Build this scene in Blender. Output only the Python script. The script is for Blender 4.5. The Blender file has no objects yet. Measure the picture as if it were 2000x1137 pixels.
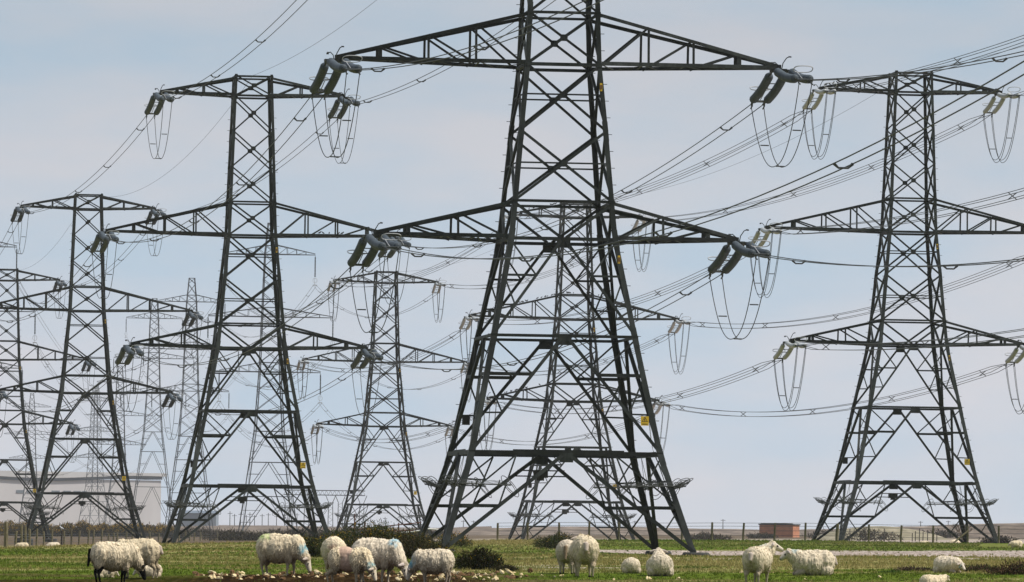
import bpy, math, random
import numpy as np
from mathutils import Vector, Matrix, noise
R = random.Random(11)
rad = math.radians
C = bpy.context.scene.collection
F, HZ, ZC = 11400.0, 1028.0, 1.2          # focal length in photo pixels, horizon row, eye height

ROLL = .0131                              # the camera was held about 0.75 degrees off level; the shore rises that much across the view
def lift(X): return ROLL * np.clip(X, -170, 170)
def px2x(px, Y): return (px - 1000.0) * Y / F
def py2z(py, Y, X=0.0): return ZC - (py - HZ) * Y / F + float(lift(X))

# ------------------------------------------------------------------ scene plumbing
def link(o): C.objects.link(o); return o

def tag(o, label=None, cat=None, group=None, kind=None):
    if label: o['label'] = label
    if cat: o['category'] = cat
    if group: o['group'] = group
    if kind: o['kind'] = kind
    return o

def empty(name, loc=(0, 0, 0), rz=0.0, label=None, cat=None, group=None):
    o = bpy.data.objects.new(name, None); link(o)
    o.empty_display_size = 0.3
    o.location = loc; o.rotation_euler = (0, 0, rz)
    return tag(o, label, cat, group)

def copy_tree(o, parent=None):
    c = o.copy(); link(c)
    if parent: c.parent = parent
    for ch in list(o.children): copy_tree(ch, c)
    return c

class MB:
    def __init__(s): s.v = []; s.f = []
    def add(s, vs, fs):
        n = len(s.v); s.v += [tuple(v) for v in vs]; s.f += [tuple(i + n for i in f) for f in fs]
    def box(s, c, d):
        x, y, z = c; a, b, e = d[0] / 2, d[1] / 2, d[2] / 2
        s.add([(x + i * a, y + j * b, z + k * e) for i in (-1, 1) for j in (-1, 1) for k in (-1, 1)],
              [(0, 1, 3, 2), (4, 6, 7, 5), (0, 4, 5, 1), (2, 3, 7, 6), (0, 2, 6, 4), (1, 5, 7, 3)])
    def prism(s, p, q, poly, a, b):           # extrude a cross-section (in the a,b plane) from p to q
        n = len(poly)
        vs = [p + a * u + b * w for u, w in poly] + [q + a * u + b * w for u, w in poly]
        s.add(vs, [(i, (i + 1) % n, (i + 1) % n + n, i + n) for i in range(n)] + [tuple(range(n))[::-1], tuple(range(n, 2 * n))])
    def angle(s, p, q, w, t, a, b):           # L-section, heel on the line p-q, flanges towards a and b
        s.prism(p, q, [(0, 0), (w, 0), (w, t), (t, t), (t, w), (0, w)], a, b)
    def flat(s, p, q, w, t, a, b):
        s.prism(p, q, [(-w / 2, -t / 2), (w / 2, -t / 2), (w / 2, t / 2), (-w / 2, t / 2)], a, b)
    def tube(s, pts, r, n=5, closed=False):
        pts = [Vector(p) for p in pts]; m = len(pts); rs = r if isinstance(r, (list, tuple)) else [r] * m
        vs = []
        for i, p in enumerate(pts):
            if closed: d = pts[(i + 1) % m] - pts[i - 1]
            else: d = pts[min(i + 1, m - 1)] - pts[max(i - 1, 0)]
            d.normalize()
            u = d.cross(Vector((0, 0, 1)) if abs(d.z) < .9 else Vector((0, 1, 0))).normalized(); w = d.cross(u)
            for k in range(n):
                an = 2 * math.pi * k / n
                vs.append(p + (u * math.cos(an) + w * math.sin(an)) * rs[i])
        fs = []
        for i in range(m if closed else m - 1):
            j = (i + 1) % m
            fs += [(i * n + k, i * n + (k + 1) % n, j * n + (k + 1) % n, j * n + k) for k in range(n)]
        if not closed: fs += [tuple(range(n))[::-1], tuple(range((m - 1) * n, m * n))]
        s.add(vs, fs)
    def lathe_x(s, prof, n=12):               # profile (x, r) turned about the X axis
        vs = []; m = len(prof)
        for x, r in prof:
            vs += [(x, r * math.cos(2 * math.pi * k / n), r * math.sin(2 * math.pi * k / n)) for k in range(n)]
        fs = [(i * n + k, i * n + (k + 1) % n, (i + 1) * n + (k + 1) % n, (i + 1) * n + k) for i in range(m - 1) for k in range(n)]
        s.add(vs, fs + [tuple(range(n))[::-1], tuple(range((m - 1) * n, m * n))])
    def mesh(s, name, smooth=False):
        me = bpy.data.meshes.new(name); me.from_pydata(s.v, [], s.f); me.update()
        if smooth: me.polygons.foreach_set('use_smooth', [True] * len(me.polygons))
        return me
    def build(s, name, mat, parent=None, smooth=False):
        o = bpy.data.objects.new(name, s.mesh(name, smooth)); link(o)
        if mat: o.data.materials.append(mat)
        if parent: o.parent = parent
        return o

# ------------------------------------------------------------------ materials
def new_mat(name):
    m = bpy.data.materials.new(name); m.use_nodes = True
    nt = m.node_tree; b = nt.nodes['Principled BSDF']
    return m, nt, b

def node(nt, t, **kw):
    n = nt.nodes.new(t)
    for k, v in kw.items(): setattr(n, k, v)
    return n

def noise_mat(name, cols, scale=5.0, detail=4.0, rough=0.7, stretch=(1, 1, 1), coord='Object', bump=0.0, spec=0.3, stops=None, metallic=0.0):
    m, nt, b = new_mat(name)
    tc = node(nt, 'ShaderNodeTexCoord'); mp = node(nt, 'ShaderNodeMapping'); mp.inputs['Scale'].default_value = stretch
    nz = node(nt, 'ShaderNodeTexNoise'); nz.inputs['Scale'].default_value = scale; nz.inputs['Detail'].default_value = detail
    nz.inputs['Roughness'].default_value = .65
    nt.links.new(tc.outputs[coord], mp.inputs[0]); nt.links.new(mp.outputs[0], nz.inputs['Vector'])
    cr = node(nt, 'ShaderNodeValToRGB'); e = cr.color_ramp.elements
    stops = stops or [.3 + .4 * i / max(1, len(cols) - 1) for i in range(len(cols))]
    while len(e) < len(cols): e.new(.5)
    for i, (c, p) in enumerate(zip(cols, stops)): e[i].position = p; e[i].color = (*c, 1)
    nt.links.new(nz.outputs['Fac'], cr.inputs[0]); nt.links.new(cr.outputs[0], b.inputs['Base Color'])
    b.inputs['Roughness'].default_value = rough; b.inputs['Specular IOR Level'].default_value = spec
    b.inputs['Metallic'].default_value = metallic
    if bump:
        bp = node(nt, 'ShaderNodeBump'); bp.inputs['Strength'].default_value = bump; bp.inputs['Distance'].default_value = .02
        nt.links.new(nz.outputs['Fac'], bp.inputs['Height']); nt.links.new(bp.outputs[0], b.inputs['Normal'])
    return m

def attr_mat(name, rough=.95, vary=.25, scale=30.0, spec=.1, translucent=0.0):
    m, nt, b = new_mat(name)
    at = node(nt, 'ShaderNodeAttribute', attribute_name='Col')
    tc = node(nt, 'ShaderNodeTexCoord'); nz = node(nt, 'ShaderNodeTexNoise'); nz.inputs['Scale'].default_value = scale
    nz.inputs['Detail'].default_value = 3
    nt.links.new(tc.outputs['Object'], nz.inputs['Vector'])
    mr = node(nt, 'ShaderNodeMapRange'); mr.inputs[1].default_value = .3; mr.inputs[2].default_value = .7
    mr.inputs[3].default_value = 1 - vary; mr.inputs[4].default_value = 1 + vary
    nt.links.new(nz.outputs['Fac'], mr.inputs[0])
    mx = node(nt, 'ShaderNodeVectorMath', operation='SCALE')
    nt.links.new(at.outputs['Color'], mx.inputs[0]); nt.links.new(mr.outputs[0], mx.inputs['Scale'])
    nt.links.new(mx.outputs[0], b.inputs['Base Color'])
    b.inputs['Roughness'].default_value = rough; b.inputs['Specular IOR Level'].default_value = spec
    if translucent:
        tr = node(nt, 'ShaderNodeBsdfTranslucent'); ms = node(nt, 'ShaderNodeMixShader'); ms.inputs[0].default_value = translucent
        nt.links.new(mx.outputs[0], tr.inputs[0]); nt.links.new(b.outputs[0], ms.inputs[1]); nt.links.new(tr.outputs[0], ms.inputs[2])
        nt.links.new(ms.outputs[0], nt.nodes['Material Output'].inputs[0])
    return m

M = {}
M['steel'] = noise_mat('painted_steel', [(.008, .010, .009), (.019, .024, .022), (.052, .061, .057)], 1.1, 5, .62, (1, 1, .35), spec=.2)
def vary_by_object(m, lo, hi):
    nt = m.node_tree; b = nt.nodes['Principled BSDF']; src = b.inputs['Base Color'].links[0].from_socket
    oi = node(nt, 'ShaderNodeObjectInfo'); mr = node(nt, 'ShaderNodeMapRange'); mr.inputs[3].default_value = lo; mr.inputs[4].default_value = hi
    vm = node(nt, 'ShaderNodeVectorMath', operation='SCALE')
    nt.links.new(oi.outputs['Random'], mr.inputs[0]); nt.links.new(src, vm.inputs[0]); nt.links.new(mr.outputs[0], vm.inputs['Scale']); nt.links.new(vm.outputs[0], b.inputs['Base Color'])
vary_by_object(M['steel'], .4, 1.0)
M['steel_dark'] = noise_mat('weathered_dark_steel', [(.022, .026, .026), (.04, .046, .045), (.06, .066, .064)], 1.4, 4, .6, spec=.25)
M['steel_far'] = noise_mat('haze_paled_galvanised_steel', [(.07, .08, .095), (.11, .125, .14)], .8, 3, .65)  # galvanised grey, made paler in the colour to stand in for distance haze
M['concrete'] = noise_mat('dark_footing_concrete', [(.03, .03, .03), (.07, .07, .065)], 6, 5, .9)
M['guard'] = noise_mat('dull_galvanised_guard', [(.035, .04, .04), (.075, .08, .078)], 6, 3, .7)
M['wire'] = noise_mat('aluminium_cable', [(.03, .033, .036), (.055, .06, .062)], 3, 2, .6)
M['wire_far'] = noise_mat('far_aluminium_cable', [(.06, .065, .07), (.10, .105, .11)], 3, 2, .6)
M['ins_grey'] = noise_mat('grey_porcelain', [(.042, .055, .066), (.075, .092, .108)], 2, 3, .55, spec=.15)
M['ins_cream'] = noise_mat('cream_porcelain', [(.30, .31, .30), (.44, .45, .44)], 2, 3, .4, spec=.5)
M['galv'] = noise_mat('galvanised_fitting', [(.30, .31, .32), (.45, .46, .47)], 8, 3, .45)
M['yellow'] = noise_mat('yellow_sign_paint', [(.62, .40, .02), (.75, .50, .03)], 6, 3, .5)
M['black'] = noise_mat('black_sign_paint', [(.012, .012, .012), (.025, .025, .025)], 6, 3, .6)
M['post'] = noise_mat('weathered_fence_wood', [(.07, .065, .03), (.15, .13, .07), (.24, .20, .13)], 7, 5, .9, (1, 1, .25), 'Object')
M['post_dark'] = noise_mat('dark_fence_wood', [(.02, .018, .015), (.05, .04, .03)], 7, 5, .9)
M['rust'] = noise_mat('rusty_iron', [(.07, .025, .018), (.16, .06, .04)], 9, 5, .85)
M['whitebar'] = noise_mat('chalky_white_paint', [(.55, .55, .55), (.75, .75, .76)], 5, 3, .6)
M['bird'] = noise_mat('dark_feathers', [(.008, .008, .01), (.02, .02, .022)], 30, 2, .6)
M['wool'] = attr_mat('sheep_wool', .95, .17, 26, 0)
M['leaf'] = attr_mat('gorse_leaf', .8, .25, 9, .03, .15)
M['blade'] = attr_mat('grass_blade', .85, .2, 3, 0, .3)
M['stem'] = noise_mat('bush_stem', [(.05, .035, .022), (.12, .085, .055)], 9, 4, .9)
M['root'] = noise_mat('cut_root_flesh', [(.42, .27, .08), (.70, .56, .30), (.82, .76, .62)], 7, 4, .75)
M['root_skin'] = noise_mat('root_skin', [(.06, .032, .012), (.22, .12, .045)], 9, 4, .85)
M['hall_wall'] = noise_mat('pale_pink_cladding', [(.60, .575, .58), (.69, .665, .665)], .05, 4, .8, (1, 1, .3))
M['hall_roof'] = noise_mat('pale_roof_sheet', [(.55, .54, .54), (.66, .65, .65)], .06, 3, .7)
M['hall_band'] = noise_mat('slate_blue_band', [(.10, .13, .17), (.14, .17, .21)], .2, 3, .7)
M['hall_glass'] = noise_mat('grey_strip_glazing', [(.12, .15, .18), (.22, .25, .28)], .4, 3, .3)
M['shed'] = noise_mat('slate_blue_cladding', [(.20, .24, .30), (.27, .31, .36)], .15, 3, .7)
M['beak'] = noise_mat('grey_horn', [(.2, .18, .15), (.3, .27, .22)], 10, 2, .6)

def brick_mat():
    m, nt, b = new_mat('weathered_red_brick')
    tc = node(nt, 'ShaderNodeTexCoord'); mp = node(nt, 'ShaderNodeMapping'); mp.inputs['Rotation'].default_value = (rad(90), 0, 0)
    br = node(nt, 'ShaderNodeTexBrick'); br.inputs['Scale'].default_value = 1.0
    br.inputs['Color1'].default_value = (.55, .20, .085, 1); br.inputs['Color2'].default_value = (.44, .155, .07, 1)
    br.inputs['Mortar'].default_value = (.35, .25, .19, 1)
    br.inputs['Brick Width'].default_value = .45; br.inputs['Row Height'].default_value = .15; br.inputs['Mortar Size'].default_value = .012
    nz = node(nt, 'ShaderNodeTexNoise'); nz.inputs['Scale'].default_value = .9; nz.inputs['Detail'].default_value = 4
    mx = node(nt, 'ShaderNodeMix', data_type='RGBA', blend_type='MULTIPLY'); mx.inputs[0].default_value = .6
    cr = node(nt, 'ShaderNodeValToRGB'); cr.color_ramp.elements[0].color = (.55, .5, .48, 1); cr.color_ramp.elements[0].position = .3; cr.color_ramp.elements[1].position = .6
    nt.links.new(tc.outputs['Object'], mp.inputs[0]); nt.links.new(mp.outputs[0], br.inputs['Vector'])
    nt.links.new(tc.outputs['Object'], nz.inputs['Vector']); nt.links.new(nz.outputs['Fac'], cr.inputs[0])
    nt.links.new(br.outputs['Color'], mx.inputs[6]); nt.links.new(cr.outputs[0], mx.inputs[7]); nt.links.new(mx.outputs[2], b.inputs['Base Color'])
    b.inputs['Roughness'].default_value = .9
    return m
M['brick'] = brick_mat()

# ------------------------------------------------------------------ ground
KX = np.array([-200, -60, -24, -16, -11, -6, 0, 8, 18, 30, 60, 200], float)
KY = np.array([0, 90, 100, 105, 110, 115, 121, 130, 160, 200, 230, 260, 300, 330, 390, 420, 460, 600, 900, 8000], float)
KZ = np.array([
    [0] * 12, [.06] * 12, [.095] * 12, [.10] * 12, [.13] * 12, [.18] * 12, [.225] * 12, [.245] * 12,
    [.20] * 12,
    [.18, .18, .18, .18, .18, .18, .16, .13, .12, .12, .12, .12],
    [.15, .15, .20, .26, .30, .22, .06, -.04, .04, .06, .06, .06],
    [.10, .10, .20, .40, .46, .28, -.06, -.20, -.04, .03, .0, .0],
    [-.1, -.1, -.02, .18, .30, .24, .08, -.04, .0, .0, -.05, -.1],
    [-.3, -.3, -.2, -.1, .05, .14, .14, .08, .05, .0, -.1, -.1],
    [-.5, -.5, -.4, -.3, -.15, .15, .27, .28, .25, .06, -.3, -.3],
    [-.5, -.5, -.45, -.45, -.3, -.15, -.1, -.15, -.2, -.3, -.4, -.4],
    [-.5] * 12,
    [-.65] * 12,
    [-.85] * 12,
    [-.85] * 12])

def vnoise(X, Y, s, seed):                    # cheap smooth 2-D value noise in numpy
    x = X / s + seed * 17.3; y = Y / s + seed * 5.9
    xi = np.floor(x); yi = np.floor(y); u = x - xi; v = y - yi; u = u * u * (3 - 2 * u); v = v * v * (3 - 2 * v)
    h = lambda a, b: np.modf(np.abs(np.sin(a * 127.1 + b * 311.7 + seed * 74.7) * 43758.5453))[0]
    return (h(xi, yi) * (1 - u) + h(xi + 1, yi) * u) * (1 - v) + (h(xi, yi + 1) * (1 - u) + h(xi + 1, yi + 1) * u) * v

def ground_z(X, Y):
    up = ROLL * np.clip(np.asarray(X, float), -90, 90)
    X = np.clip(np.asarray(X, float), KX[0], KX[-1]); Y = np.clip(np.asarray(Y, float), 0, KY[-1])
    i = np.clip(np.searchsorted(KX, X) - 1, 0, len(KX) - 2); j = np.clip(np.searchsorted(KY, Y) - 1, 0, len(KY) - 2)
    u = (X - KX[i]) / (KX[i + 1] - KX[i]); v = (Y - KY[j]) / (KY[j + 1] - KY[j])
    u = u * u * (3 - 2 * u); v = v * v * (3 - 2 * v)
    z = (KZ[j, i] * (1 - u) + KZ[j, i + 1] * u) * (1 - v) + (KZ[j + 1, i] * (1 - u) + KZ[j + 1, i + 1] * u) * v
    a = np.clip((Y - 60) / 40, 0, 1)
    z = z + a * (0.04 * (vnoise(X * .8 + Y * .3, Y * .9 - X * .2, 4.3, 11) - .5) + .025 * (vnoise(X + Y * .2, Y - X * .4, 1.6, 12) - .5))
    return z + up
def gz(x, y): return float(ground_z(x, y))

def sstep(a, b, x):
    t = np.clip((x - a) / (b - a), 0, 1); return t * t * (3 - 2 * t)

def zones(X, Y):                              # what grows or lies where: dry grass, shingle, soil, scrub
    X = np.asarray(X, float); Y = np.asarray(Y, float)
    n1 = vnoise(X, Y, 5, 1) * .6 + vnoise(X, Y, 1.7, 2) * .4
    n2 = vnoise(X * .5, Y, 6, 3) * .6 + vnoise(X, Y, 2.1, 4) * .4
    n3 = vnoise(X, Y, 1.1, 5) * .5 + vnoise(X, Y, .45, 6) * .5
    wob = (n1 - .5)
    # shingle: a track across the right, thin patches in the middle, the open beach beyond the bank
    yb = np.interp(X, [0, 8, 13, 18, 40], [300, 285, 258, 240, 236]); hw = np.interp(X, [0, 8, 13, 18, 40], [6, 15, 34, 52, 56])
    g = sstep(1, 6, X + 6 * wob) * (1 - sstep(.8, 1.1, np.abs(Y - yb) / hw + .5 * wob))
    g = np.maximum(g, .8 * sstep(-3, 0, X) * (1 - sstep(5, 12, np.abs(Y - 186) + 12 * wob + 10 * (n2 - .5))) * sstep(.48, .62, n2 + .1 * (n3 - .5)))
    g = np.maximum(g, .9 * sstep(-2, 0, X) * (1 - sstep(2, 5, X)) * (1 - sstep(3, 9, np.abs(Y - 137) + 9 * wob)) * sstep(.52, .64, n2))
    g = np.maximum(g, sstep(405, 440, Y + 30 * wob) * sstep(-30, -5, X + 12 * wob + .0 * Y) * (1 - sstep(820, 1000, Y + 200 * wob)))
    # soil: the feeding place trodden bare along the front
    left = -10.5 + 9 * 0
    s = (1 - sstep(118.0, 121.5, Y + 5 * wob + 2 * (n3 - .5))) * sstep(-7.6, -5.6, X + 2.5 * wob) * (1 - sstep(-1.0, .7, X + 3 * wob))
    s = np.maximum(s, .85 * (1 - sstep(112.2, 114.2, Y + 3 * wob)) * (1 - sstep(-6.5, -5.5, X)))
    s = np.maximum(s, .7 * (1 - sstep(116, 121, Y + 7 * wob)) * sstep(.62, .72, n2) * (1 - sstep(.5, 3, X)))
    # dry straw-coloured grass
    d = sstep(.50, .74, n2 + .24 * sstep(128, 150, Y) * (1 - sstep(215, 250, Y)) * sstep(-3, 1, X) - .13 * (1 - sstep(118, 130, Y)))
    d = np.maximum(d * .85, .9 * (1 - sstep(8, 26, np.abs(Y - 268) + 20 * wob)) * (1 - sstep(-4, 2, X)) * sstep(.25, .5, n2))
    d = np.maximum(d, sstep(300, 345, Y) * (1 - sstep(2, 8, X + 5 * wob)) * .9)
    d = d * (1 - .45 * sstep(290, 315, Y) * (1 - sstep(396, 408, Y)) * sstep(0, 4, X))
    # brown scrubby heath far out
    b = sstep(430, 600, Y + 80 * wob) * (1 - sstep(-20, -4, X + 12 * wob))
    b = np.maximum(b, sstep(820, 1000, Y + 150 * wob))
    return d, g, s, b

def make_ground():
    ys = np.concatenate([np.arange(-20, 90, 10), np.arange(90, 140, .6), np.arange(140, 300, 1.2), np.arange(300, 470, 2.5), np.arange(470, 1000, 10), np.geomspace(1000, 7500, 40)])
    xs = np.concatenate([-np.geomspace(44, 3000, 26)[::-1], np.arange(-43, 43.1, .55), np.geomspace(44, 3000, 26)])
    XX, YY = np.meshgrid(xs, ys); ZZ = ground_z(XX, YY)
    d, g, s, b = zones(XX, YY)
    ZZ = ZZ + s * .09 * (vnoise(XX, YY, .7, 9) - .35)
    nx, ny = len(xs), len(ys)
    v = np.stack([XX, YY, ZZ], -1).reshape(-1, 3)
    idx = np.arange(nx * ny).reshape(ny, nx)
    f = np.stack([idx[:-1, :-1], idx[:-1, 1:], idx[1:, 1:], idx[1:, :-1]], -1).reshape(-1, 4)
    me = bpy.data.meshes.new('ground'); me.from_pydata(v.tolist(), [], f.tolist()); me.update()
    me.polygons.foreach_set('use_smooth', [True] * len(me.polygons))
    ca = me.color_attributes.new('Zone', 'FLOAT_COLOR', 'POINT')
    ca.data.foreach_set('color', np.stack([d, g, s, b], -1).reshape(-1).astype(np.float32))
    o = bpy.data.objects.new('ground', me); link(o); tag(o, kind='structure')
    m, nt, bs = new_mat('pasture_and_shingle')
    tc = node(nt, 'ShaderNodeTexCoord')
    at = node(nt, 'ShaderNodeAttribute', attribute_name='Zone')
    sp = node(nt, 'ShaderNodeSeparateColor'); nt.links.new(at.outputs['Color'], sp.inputs[0])
    def nz(sc, det=4, st=(1, 1, 1)):
        mp = node(nt, 'ShaderNodeMapping'); mp.inputs['Scale'].default_value = st
        n = node(nt, 'ShaderNodeTexNoise'); n.inputs['Scale'].default_value = sc; n.inputs['Detail'].default_value = det; n.inputs['Roughness'].default_value = .7
        nt.links.new(tc.outputs['Object'], mp.inputs[0]); nt.links.new(mp.outputs[0], n.inputs['Vector']); return n
    def ramp(fac, cols, pos):
        cr = node(nt, 'ShaderNodeValToRGB'); e = cr.color_ramp.elements
        while len(e) < len(cols): e.new(.5)
        for i in range(len(cols)): e[i].position = pos[i]; e[i].color = (*cols[i], 1)
        nt.links.new(fac, cr.inputs[0]); return cr.outputs[0]
    def mix(fac, a, b):
        mx = node(nt, 'ShaderNodeMix', data_type='RGBA'); nt.links.new(fac, mx.inputs[0]); nt.links.new(a, mx.inputs[6]); nt.links.new(b, mx.inputs[7]); return mx.outputs[2]
    n_big = nz(.8, 6, (1, .45, 1)); n_fine = nz(5.5, 5, (1, .12, 1)); n_stone = nz(7, 3, (1, .1, 1))
    green = ramp(n_big.outputs['Fac'], [(.042, .070, .008), (.082, .118, .014), (.135, .165, .03)], [.3, .5, .7])
    green2 = ramp(n_fine.outputs['Fac'], [(.034, .058, .007), (.088, .122, .016), (.18, .20, .055)], [.3, .52, .75])
    half = node(nt, 'ShaderNodeValue'); half.outputs[0].default_value = .55
    gcol = mix(half.outputs[0], green, green2)
    dry = ramp(n_fine.outputs['Fac'], [(.12, .12, .035), (.25, .22, .085), (.40, .34, .18)], [.3, .5, .72])
    c = mix(sp.outputs[0], gcol, dry)
    scrub = ramp(n_big.outputs['Fac'], [(.050, .038, .024), (.105, .078, .052), (.21, .165, .125)], [.3, .5, .7])
    c = mix(at.outputs['Alpha'], c, scrub)
    stone = ramp(n_stone.outputs['Fac'], [(.11, .083, .066), (.32, .26, .22), (.60, .52, .465)], [.34, .5, .68])
    c = mix(sp.outputs[1], c, stone)
    soil = ramp(n_fine.outputs['Fac'], [(.008, .005, .002), (.024, .014, .006), (.07, .045, .02)], [.3, .5, .75])
    c = mix(sp.outputs[2], c, soil)
    nt.links.new(c, bs.inputs['Base Color']); bs.inputs['Roughness'].default_value = .95; bs.inputs['Specular IOR Level'].default_value = 0
    bp = node(nt, 'ShaderNodeBump'); bp.inputs['Strength'].default_value = .5; bp.inputs['Distance'].default_value = .05
    nt.links.new(n_fine.outputs['Fac'], bp.inputs['Height']); nt.links.new(bp.outputs[0], bs.inputs['Normal'])
    me.materials.append(m)
make_ground()

def col_attr(me, cols):
    ca = me.color_attributes.new('Col', 'FLOAT_COLOR', 'POINT')
    a = np.ones((len(me.vertices), 4), np.float32); a[:, :3] = cols
    ca.data.foreach_set('color', a.reshape(-1))

def make_grass(n=66000):
    rs = np.random.RandomState(3)
    Y = 107 + (rs.rand(n) ** 1.5) * 185
    far_ = rs.rand(n) < .2; Y = np.where(far_, 285 + rs.rand(n) * 112, Y)
    X = (rs.rand(n) * 2 - 1) * (Y * .0885 + 1.0); X = np.where(far_ & (Y > 330), np.abs(X) - 4, X)
    d, g, s, b = zones(X, Y)
    keep = rs.rand(n) > np.maximum(g * .97, s * .93)
    X, Y, d, s = X[keep], Y[keep], d[keep], s[keep]; n = len(X)
    Z = ground_z(X, Y)
    nb = 4
    hgt = (.022 + .045 * rs.rand(n) ** 2) * (1 + .55 * d) * (1 + .35 * (Y > 150) + .5 * (Y > 285))
    an = rs.rand(n, nb) * 2 * math.pi; off = rs.rand(n, nb) * .06
    bx = X[:, None] + np.cos(an) * off; by = Y[:, None] + np.sin(an) * off
    h = hgt[:, None] * (.55 + .6 * rs.rand(n, nb)); w = (.007 + .008 * rs.rand(n, nb)) * (1 + 1.2 * (Y > 200))[:, None]
    lean = rs.rand(n, nb) * .8 * h; la = rs.rand(n, nb) * 2 * math.pi; sa = rs.rand(n, nb) * math.pi
    p0 = np.stack([bx - np.cos(sa) * w, by - np.sin(sa) * w, np.broadcast_to(Z[:, None] - .01, bx.shape)], -1)
    p1 = np.stack([bx + np.cos(sa) * w, by + np.sin(sa) * w, np.broadcast_to(Z[:, None] - .01, bx.shape)], -1)
    p2 = np.stack([bx + np.cos(la) * lean, by + np.sin(la) * lean, Z[:, None] + h], -1)
    v = np.stack([p0, p1, p2], 2).reshape(-1, 3); m = n * nb
    me = bpy.data.meshes.new('grass')
    me.vertices.add(m * 3); me.vertices.foreach_set('co', v.reshape(-1).astype(np.float32))
    me.loops.add(m * 3); me.loops.foreach_set('vertex_index', np.arange(m * 3, dtype=np.int32))
    me.polygons.add(m); me.polygons.foreach_set('loop_start', np.arange(0, m * 3, 3, dtype=np.int32))
    me.update(calc_edges=True)
    g0 = np.array([.068, .108, .011]); g1 = np.array([.135, .175, .025]); dr = np.array([.36, .29, .12])
    t = rs.rand(n, 1); base = g0 * (1 - t) + g1 * t
    dd = np.clip(d[:, None] * (.5 + .8 * rs.rand(n, 1)), 0, 1); base = base * (1 - dd) + dr * dd
    col_attr(me, np.repeat(base, nb * 3, axis=0))
    me.materials.append(M['blade'])
    o = bpy.data.objects.new('grass', me); link(o); tag(o, 'short green and straw coloured grass covering the pasture', 'grass', kind='stuff')
make_grass()

# shingle banks and dunes that close the view
def bank(name, x0, x1, Y, depth, zfun, seed, mat):
    n, k = 90, 14
    mb = MB(); vs = []
    for j in range(k + 1):
        t = j / k * 2 - 1; prof = (math.cos(t * math.pi) + 1) / 2
        for i in range(n + 1):
            x = x0 + (x1 - x0) * i / n; y = Y + t * depth
            nn = noise.noise(Vector((x * .03, y * .02, seed))) * .5 + noise.noise(Vector((x * .12, y * .05, seed + 3))) * .25
            vs.append((x, y, float(lift(x)) - 1.2 + prof * max(0, zfun((i / n)) + 1.2 + nn * .9)))
    mb.add(vs, [(j * (n + 1) + i, j * (n + 1) + i + 1, (j + 1) * (n + 1) + i + 1, (j + 1) * (n + 1) + i) for j in range(k) for i in range(n)])
    o = mb.build(name, mat, smooth=True); tag(o, kind='structure')
M['bank_brown'] = noise_mat('brown_shingle_bank', [(.06, .042, .028), (.135, .10, .072), (.25, .195, .15)], .25, 6, .95, (1, .3, 3))
M['bank_grass'] = noise_mat('dry_grass_mound', [(.13, .11, .06), (.22, .19, .12), (.32, .27, .19)], .5, 6, .95, (1, .3, 2))
def hump(a, b): return lambda t: a * (math.sin(math.pi * min(1, max(0, t))) ** .6) + b
bank('shingle_bank', px2x(870, 1400), px2x(2300, 1400), 1400, 90, lambda t: .55 + .45 * math.sin(t * 9) + (.9 if t > .45 else 0) * min(1, (t - .45) * 6), 1.5, M['bank_brown'])
bank('shingle_bank', px2x(1590, 900), px2x(1850, 900), 900, 25, hump(2.1, -.9), 4.2, M['bank_grass'])
bank('shingle_bank', px2x(1820, 1000), px2x(2150, 1000), 1000, 40, hump(2.4, -.9), 6.1, M['bank_brown'])
bank('dune', px2x(-150, 1700), px2x(960, 1700), 1700, 80, lambda t: .9 + .5 * math.sin(t * 14), 8.3, M['bank_brown'])

# ------------------------------------------------------------------ tension pylons
PROF = [(-1.2, 6.08), (0, 5.74), (4.43, 4.36), (9.7, 3.30), (14.1, 2.46), (15.8, 2.30), (19.0, 2.02), (22.0, 1.73), (24.35, 1.64), (31.8, 1.38), (33.2, 1.33)]
def W(z): return float(np.interp(z, [p[0] for p in PROF], [p[1] for p in PROF]))
FR = [Matrix.Rotation(k * math.pi / 2, 3, 'Z') for k in range(4)]
JR = random.Random(5)

def FP(k, u, z, off=0.0): return FR[k] @ Vector((u, -W(z) - off, z))

def member(mb, k, a, b, w, off=0.0, ell=True):
    j = off + JR.uniform(-.006, .006)
    p = FP(k, a[0], a[1], j); q = FP(k, b[0], b[1], j + JR.uniform(-.003, .003))
    n = FR[k] @ Vector((0, -1, 0)); d = (q - p).normalized(); u = n.cross(d).normalized(); n2 = d.cross(u)
    if ell: mb.angle(p - u * w / 2, q - u * w / 2, w, .018, u, -n2 if n2.dot(n) > 0 else n2)
    else: mb.flat(p, q, w, .02, u, n2)

def lerp2(a, b, t): return (a[0] + (b[0] - a[0]) * t, a[1] + (b[1] - a[1]) * t)

def plate(mb, k, u, z, w, h, off=.0):
    p = FP(k, u, z, off); n = FR[k] @ Vector((0, -1, 0)); e = FR[k] @ Vector((1, 0, 0))
    mb.prism(p - n * .012, p + n * .012, [(-w / 2, -h / 2), (w / 2, -h / 2), (w / 2, h / 2), (-w / 2, h / 2)], e, Vector((0, 0, 1)))

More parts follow.
